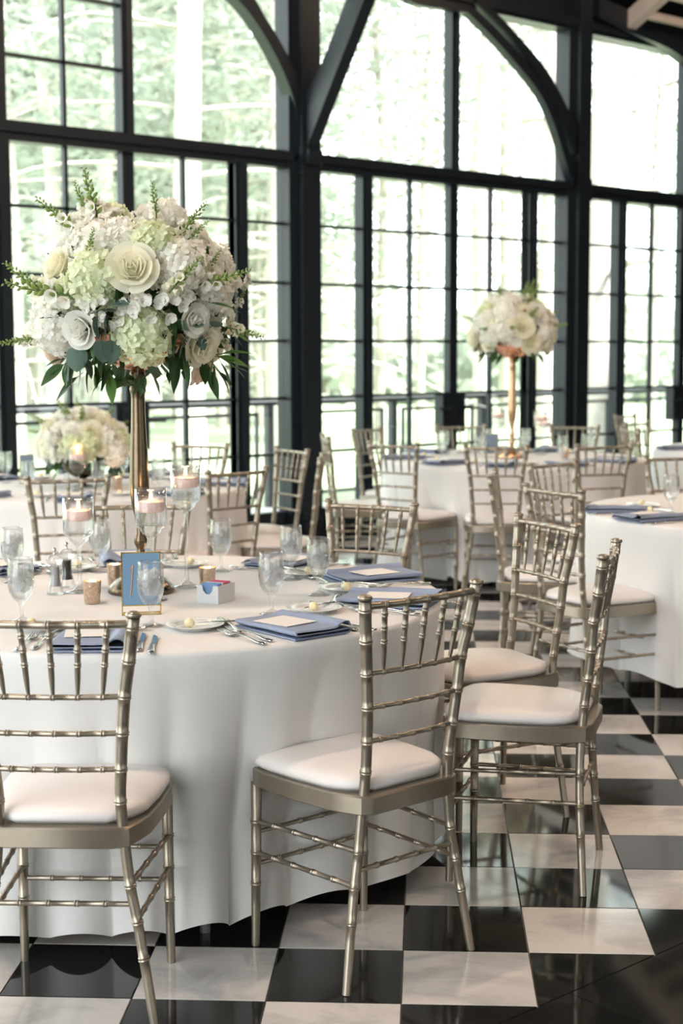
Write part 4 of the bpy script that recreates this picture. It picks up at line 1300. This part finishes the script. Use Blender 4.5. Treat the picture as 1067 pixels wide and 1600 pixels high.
def leaf_mesh(L, w_, mt, rnd=False):
    rows = []
    for i in range(8):
        v = i / 7
        ww = w_ * ((sin(pi * v ** .8)) ** (.6 if rnd else 1.0)) + .001
        zz = -.22 * L * v * v
        rows.append([(-ww, L * v, zz + .10 * ww), (-.5 * ww, L * v, zz + .0), (0, L * v, zz - .10 * ww), (.5 * ww, L * v, zz), (ww, L * v, zz + .10 * ww)])
    mb = MB().grid(rows)
    mb.tube([(0, -.25 * L, 0), (0, 0, -.001), (0, .5 * L, -.055 * L)], [.03 * w_ + .0008] * 3, 4)
    return mb.mesh('leaf', mt, angle=180)
FL = dict(
    hw=[hydrangea(1, M['white_bloom']), hydrangea(2, M['white_bloom'])], hg=[hydrangea(3, M['green_bloom']), hydrangea(4, M['green_bloom'])],
    rw=[rose(1, M['white_bloom']), rose(2, M['white_bloom'])], rc=[rose(3, M['cream_bloom']), rose(4, M['cream_bloom'])], rb=[rose(5, M['blush_bloom'])],
    sw=[ruffle(1, M['white_bloom']), ruffle(2, M['white_bloom'], 10)], sc=[ruffle(3, M['cream_bloom'])],
    sp=[spike(1, M['bud'], M['cream_bloom']), spike(2, M['bud'], M['white_bloom'])],
    ld=[leaf_mesh(.085, .013, M['leaf_dark']), leaf_mesh(.075, .020, M['leaf_dark'])], lm=[leaf_mesh(.075, .0125, M['leaf_mid'])], le=[leaf_mesh(.052, .021, M['leaf_grey'], True)],
)
NAMES = dict(hw='hydrangea', hg='hydrangea', rw='rose', rc='rose', rb='rose', sw='stock_blossom', sc='stock_blossom', ld='leaf', lm='leaf', le='eucalyptus_leaf')
def bloom(root, kind, pos, d, s, rg):
    if kind == 'sp':
        st, bu, bl = rg.choice(FL['sp'])
        o = link(st, 'snapdragon_stem', root, pos)
        o.rotation_euler = frame_to(d, rg.uniform(0, 6)).to_euler()
        o.scale = (s, s, s)
        link(bu, 'bud_tip', o); link(bl, 'snapdragon_blossom', o)
        return
    me = rg.choice(FL[kind])
    o = link(me, NAMES[kind], root, pos)
    if kind in ('ld', 'lm', 'le'):
        # leaf: y axis along d
        d = Vector(d).normalized()
        R = d.to_track_quat('Y', 'Z').to_matrix().to_4x4() @ Matrix.Rotation(rg.uniform(-.9, .9), 4, 'Y')
        o.rotation_euler = R.to_euler()
    else:
        o.rotation_euler = frame_to(d, rg.uniform(0, 6)).to_euler()
    o.scale = (s, s, s)
def filler(root, R, zc, seed, n=300):
    rg = random.Random(seed)
    mb = MB()
    for _ in range(n):
        d = Vector((rg.gauss(0, 1), rg.gauss(0, 1), rg.gauss(0, 1))).normalized()
        p = d * R * rg.uniform(.35, 1.0) + Vector((0, 0, zc))
        p.z = zc + (p.z - zc) * .85
        a = (d + Vector((rg.uniform(-.8, .8), rg.uniform(-.8, .8), rg.uniform(-.8, .8)))).normalized()
        b = a.cross(Vector((rg.uniform(-1, 1), rg.uniform(-1, 1), rg.uniform(-1, 1)))).normalized()
        L, w_ = rg.uniform(.03, .05), rg.uniform(.010, .018)
        mb.poly([p - a * L * .3, p + a * L * .3 + b * w_, p + a * L, p + a * L * .3 - b * w_])
    o = mb.build('foliage', M['leaf_dark'], root, smooth=False)
    o['kind'] = 'stuff'
RZ = atan2(-0.66774957, 0.74437711)
big = thing('flower_arrangement', 'large white arrangement of roses, hydrangeas and snapdragons on the tall gold stand', 'flowers', (.199, 1.288, 1.40), RZ)
rg = random.Random(21)
SC, RB, ZC = 1 / 543, .285, .205
def P(u, v, k=1.0):
    x, z = (u - 215) * SC, (455 - v) * SC
    q = RB * RB - x * x - z * z * 1.1
    return Vector((x, -k * sqrt(max(0.0009, q)), ZC + z))
def dirof(p): return Vector((p.x, p.y, (p.z - ZC) * .9 + .02)).normalized()
filler(big, .272, ZC - .02, 4, 900)
for kind, u, v, r_, k in (
    ('hg', 168, 428, 46, .95), ('hg', 242, 518, 44, 1.0), ('hw', 98, 500, 46, .9), ('hw', 165, 372, 44, .8), ('hw', 300, 408, 46, .9), ('hg', 258, 372, 36, .95), ('hw', 208, 365, 34, .8),
    ('hw', 345, 455, 34, .8), ('hw', 330, 505, 32, .7), ('hw', 128, 345, 26, .6), ('hw', 75, 470, 26, .6),
    ('rc', 231, 416, 33, 1.06), ('rw', 148, 506, 25, 1.04), ('rc', 326, 528, 31, 1.04), ('rc', 104, 408, 27, .8), ('rb', 76, 487, 26, .6), ('rb', 318, 570, 24, .7), ('rw', 318, 492, 22, 1.02), ('rb', 84, 540, 22, .7), ('rw', 118, 510, 12, 1.06),
    ('sw', 246, 473, 24, 1.05), ('sw', 282, 468, 24, 1.02), ('sw', 222, 478, 20, 1.0), ('sw', 150, 335, 28, .7), ('sw', 170, 348, 26, .8), ('sw', 185, 330, 20, .6), ('sw', 345, 432, 28, .85), ('sw', 360, 478, 24, .8), ('sw', 300, 460, 22, 1.0), ('sw', 185, 470, 15, 1.05), ('sw', 160, 465, 18, 1.0), ('sc', 85, 440, 26, .8), ('sw', 100, 455, 22, .9), ('sw', 365, 440, 24, .7), ('sw', 340, 398, 20, .7), ('sw', 298, 356, 22, .7), ('sw', 372, 505, 15, .6), ('sw', 275, 440, 18, .95), ('sw', 355, 535, 14, .8), ('sw', 180, 492, 12, 1.05), ('sc', 60, 500, 16, .5), ('sw', 235, 345, 24, .7), ('sw', 146, 312, 20, .55), ('sw', 166, 322, 20, .6), ('sw', 134, 328, 18, .55), ('sw', 388, 428, 16, .6), ('sw', 372, 432, 18, .65), ('sw', 255, 330, 13, .6), ('sw', 60, 436, 14, .6), ('sw', 40, 522, 10, .4), ('sw', 320, 375, 16, .7), ('sc', 120, 455, 14, .95), ('sw', 205, 500, 12, 1.04), ('hg', 118, 452, 26, .9), ('rw', 268, 402, 15, 1.0)):
    p = P(u, v, k)
    d = dirof(p)
    s = r_ * SC * (.90 if kind[0] == 'h' else .97)
    p = p - d * s * .45
    bloom(big, kind, p, d, s * (1.08 if kind[0] != 'r' else 1.15), rg)
# the side away from the window seat
for _ in range(46):
    a, e = rg.uniform(.25, pi - .25), rg.uniform(-.7, 1.2)
    d = Vector((cos(a) * cos(e), sin(a) * cos(e), sin(e)))
    p = Vector((0, 0, ZC)) + d * RB * .86
    kind = rg.choice(('hw', 'hw', 'hg', 'sw', 'sw', 'rw', 'rc'))
    bloom(big, kind, p, d, rg.uniform(.045, .075), rg)
for u0, v0, u1, v1, k in ((168, 352, 147, 268, .5), (142, 360, 80, 309, .6), (150, 335, 131, 283, .6), (256, 345, 251, 288, .7), (285, 372, 331, 320, .7), (300, 375, 335, 345, .8), (92, 458, 32, 408, .75), (150, 462, 45, 440, .9), (72, 512, 6, 522, .5), (318, 440, 395, 418, .9), (282, 452, 330, 405, 1.02), (355, 500, 412, 518, .7), (372, 470, 386, 440, .6), (330, 420, 352, 386, .8), (160, 405, 172, 360, .95)):
    a, b = P(u0, v0, k), P(u0, v0, k)
    b = a + Vector(((u1 - u0) * SC, -.02, (v0 - v1) * SC))
    d = b - a
    bloom(big, 'sp', a, d, d.length * 1.02, rg)
leaves = []
for u, v, du, dv, kind, s in (
    (105, 548, -22, 6, 'ld', 1.1), (110, 556, -38, 26, 'ld', .9), (118, 552, -8, 36, 'ld', 1), (135, 548, -16, 40, 'ld', 1.1), (140, 552, 6, 38, 'ld', 1), (158, 552, -12, 38, 'ld', 1.2), (165, 556, 10, 34, 'ld', 1.2), (178, 555, 4, 40, 'ld', 1.1), (190, 560, -18, 28, 'ld', .9), (186, 570, 2, 44, 'lm', .9), (178, 572, -26, 26, 'lm', .8),
    (142, 528, 0, 40, 'le', 1.2), (150, 545, 18, 30, 'le', 1.1), (182, 520, 6, 34, 'le', 1.1), (196, 520, 4, 36, 'le', 1.05), (192, 488, -6, 34, 'le', 1.0), (178, 486, -4, 34, 'le', 1), (200, 470, 30, -8, 'le', .9), (178, 480, 34, -8, 'le', .95), (318, 522, 14, 12, 'le', .9), (325, 515, 2, 22, 'le', .8), (290, 530, -18, 14, 'le', 1), (300, 522, -12, 24, 'le', 1.1), (338, 500, 20, -10, 'le', .7), (315, 500, 14, -4, 'le', .6),
    (118, 485, -26, -2, 'ld', .7), (280, 540, 4, 34, 'ld', 1.1), (296, 545, 12, 40, 'ld', 1.1), (288, 552, -10, 40, 'ld', 1), (322, 552, 6, 34, 'ld', .9), (335, 556, -8, 36, 'lm', .9), (350, 555, 20, 34, 'lm', 1), (352, 548, 38, 22, 'lm', 1.1), (345, 545, 46, 8, 'lm', 1.1), (352, 540, 42, -8, 'lm', 1), (340, 560, 30, 36, 'lm', .9), (362, 560, 30, 2, 'lm', 1.1), (330, 565, 14, 38, 'ld', .8), (345, 568, 22, 16, 'ld', .8), (238, 574, -6, 26, 'ld', .7), (250, 575, 12, 22, 'ld', .7), (228, 576, 14, 18, 'ld', .7), (340, 465, 44, 6, 'lm', .9), (375, 512, 18, 8, 'lm', .6), (205, 545, 6, 30, 'ld', 1.2), (210, 440, 4, 36, 'ld', .9), (255, 445, -14, 22, 'ld', .9), (280, 490, 12, 24, 'ld', .9), (290, 505, -8, 26, 'ld', 1), (170, 520, -6, 30, 'ld', 1), (130, 575, -34, 26, 'ld', .8)):
    p = P(u, v, 1.06 if kind == 'le' else .98)
    if p.y > -.08: p.y = -.08 - .03 * rg.random()
    d = Vector((du, rg.uniform(-14, 4), -dv))
    L = hypot(du, dv) * SC / .075
    bloom(big, kind, p, d, max(.5, L * (1.0 if kind != 'le' else 1.35)) * 1.02, rg)
for _ in range(26):
    a = rg.uniform(0.1, pi - .1)
    d = Vector((cos(a), sin(a), rg.uniform(-.9, .1)))
    bloom(big, rg.choice(('ld', 'ld', 'lm', 'le')), Vector((0, 0, ZC - .03)) + d.normalized() * .24, d + Vector((0, 0, -.4)), 1.1, rg)

def bouquet(loc, R, squash, seed, label, low=-.35, fill_n=260):
    root = thing('flower_arrangement', label, 'flowers', loc, seed * .7)
    rg = random.Random(seed)
    filler(root, R * .78, 0, seed, fill_n)
    n = 58
    for i in range(n):
        z = 1 - (1 - low) * (i + .5) / n
        a = i * 2.39996 + rg.uniform(-.2, .2)
        rr = sqrt(1 - z * z)
        d = Vector((rr * cos(a), rr * sin(a), z * squash))
        kind = rg.choice(('hw', 'hg', 'rc', 'rw', 'rc', 'sw', 'sc', 'hw', 'rc'))
        bloom(root, kind, d * R * rg.uniform(.74, .88), d + Vector((0, 0, .1)), R * rg.uniform(.20, .31), rg)
    for i in range(13):
        a = rg.uniform(0, 6.28); e = rg.uniform(0, 1.25)
        d = Vector((cos(a) * cos(e), sin(a) * cos(e), sin(e) * squash + .05))
        bloom(root, 'sp', d * R * .75, d, R * rg.uniform(.5, .75), rg)
    for i in range(34):
        a = rg.uniform(0, 6.28)
        d = Vector((cos(a), sin(a), rg.uniform(-.75, -.1)))
        bloom(root, rg.choice(('ld', 'lm', 'le', 'ld')), d * R * .7, d + Vector((0, 0, -.2)), rg.uniform(.8, 1.2), rg)
bouquet((5.10, 4.23, 1.565), .275, .82, 31, 'round cream and white arrangement on the second tall stand by the window', -.45)
bouquet((1.955, 4.385, .975), .235, .78, 32, 'low white bouquet on the left back table, left of the gold stand', -.3)
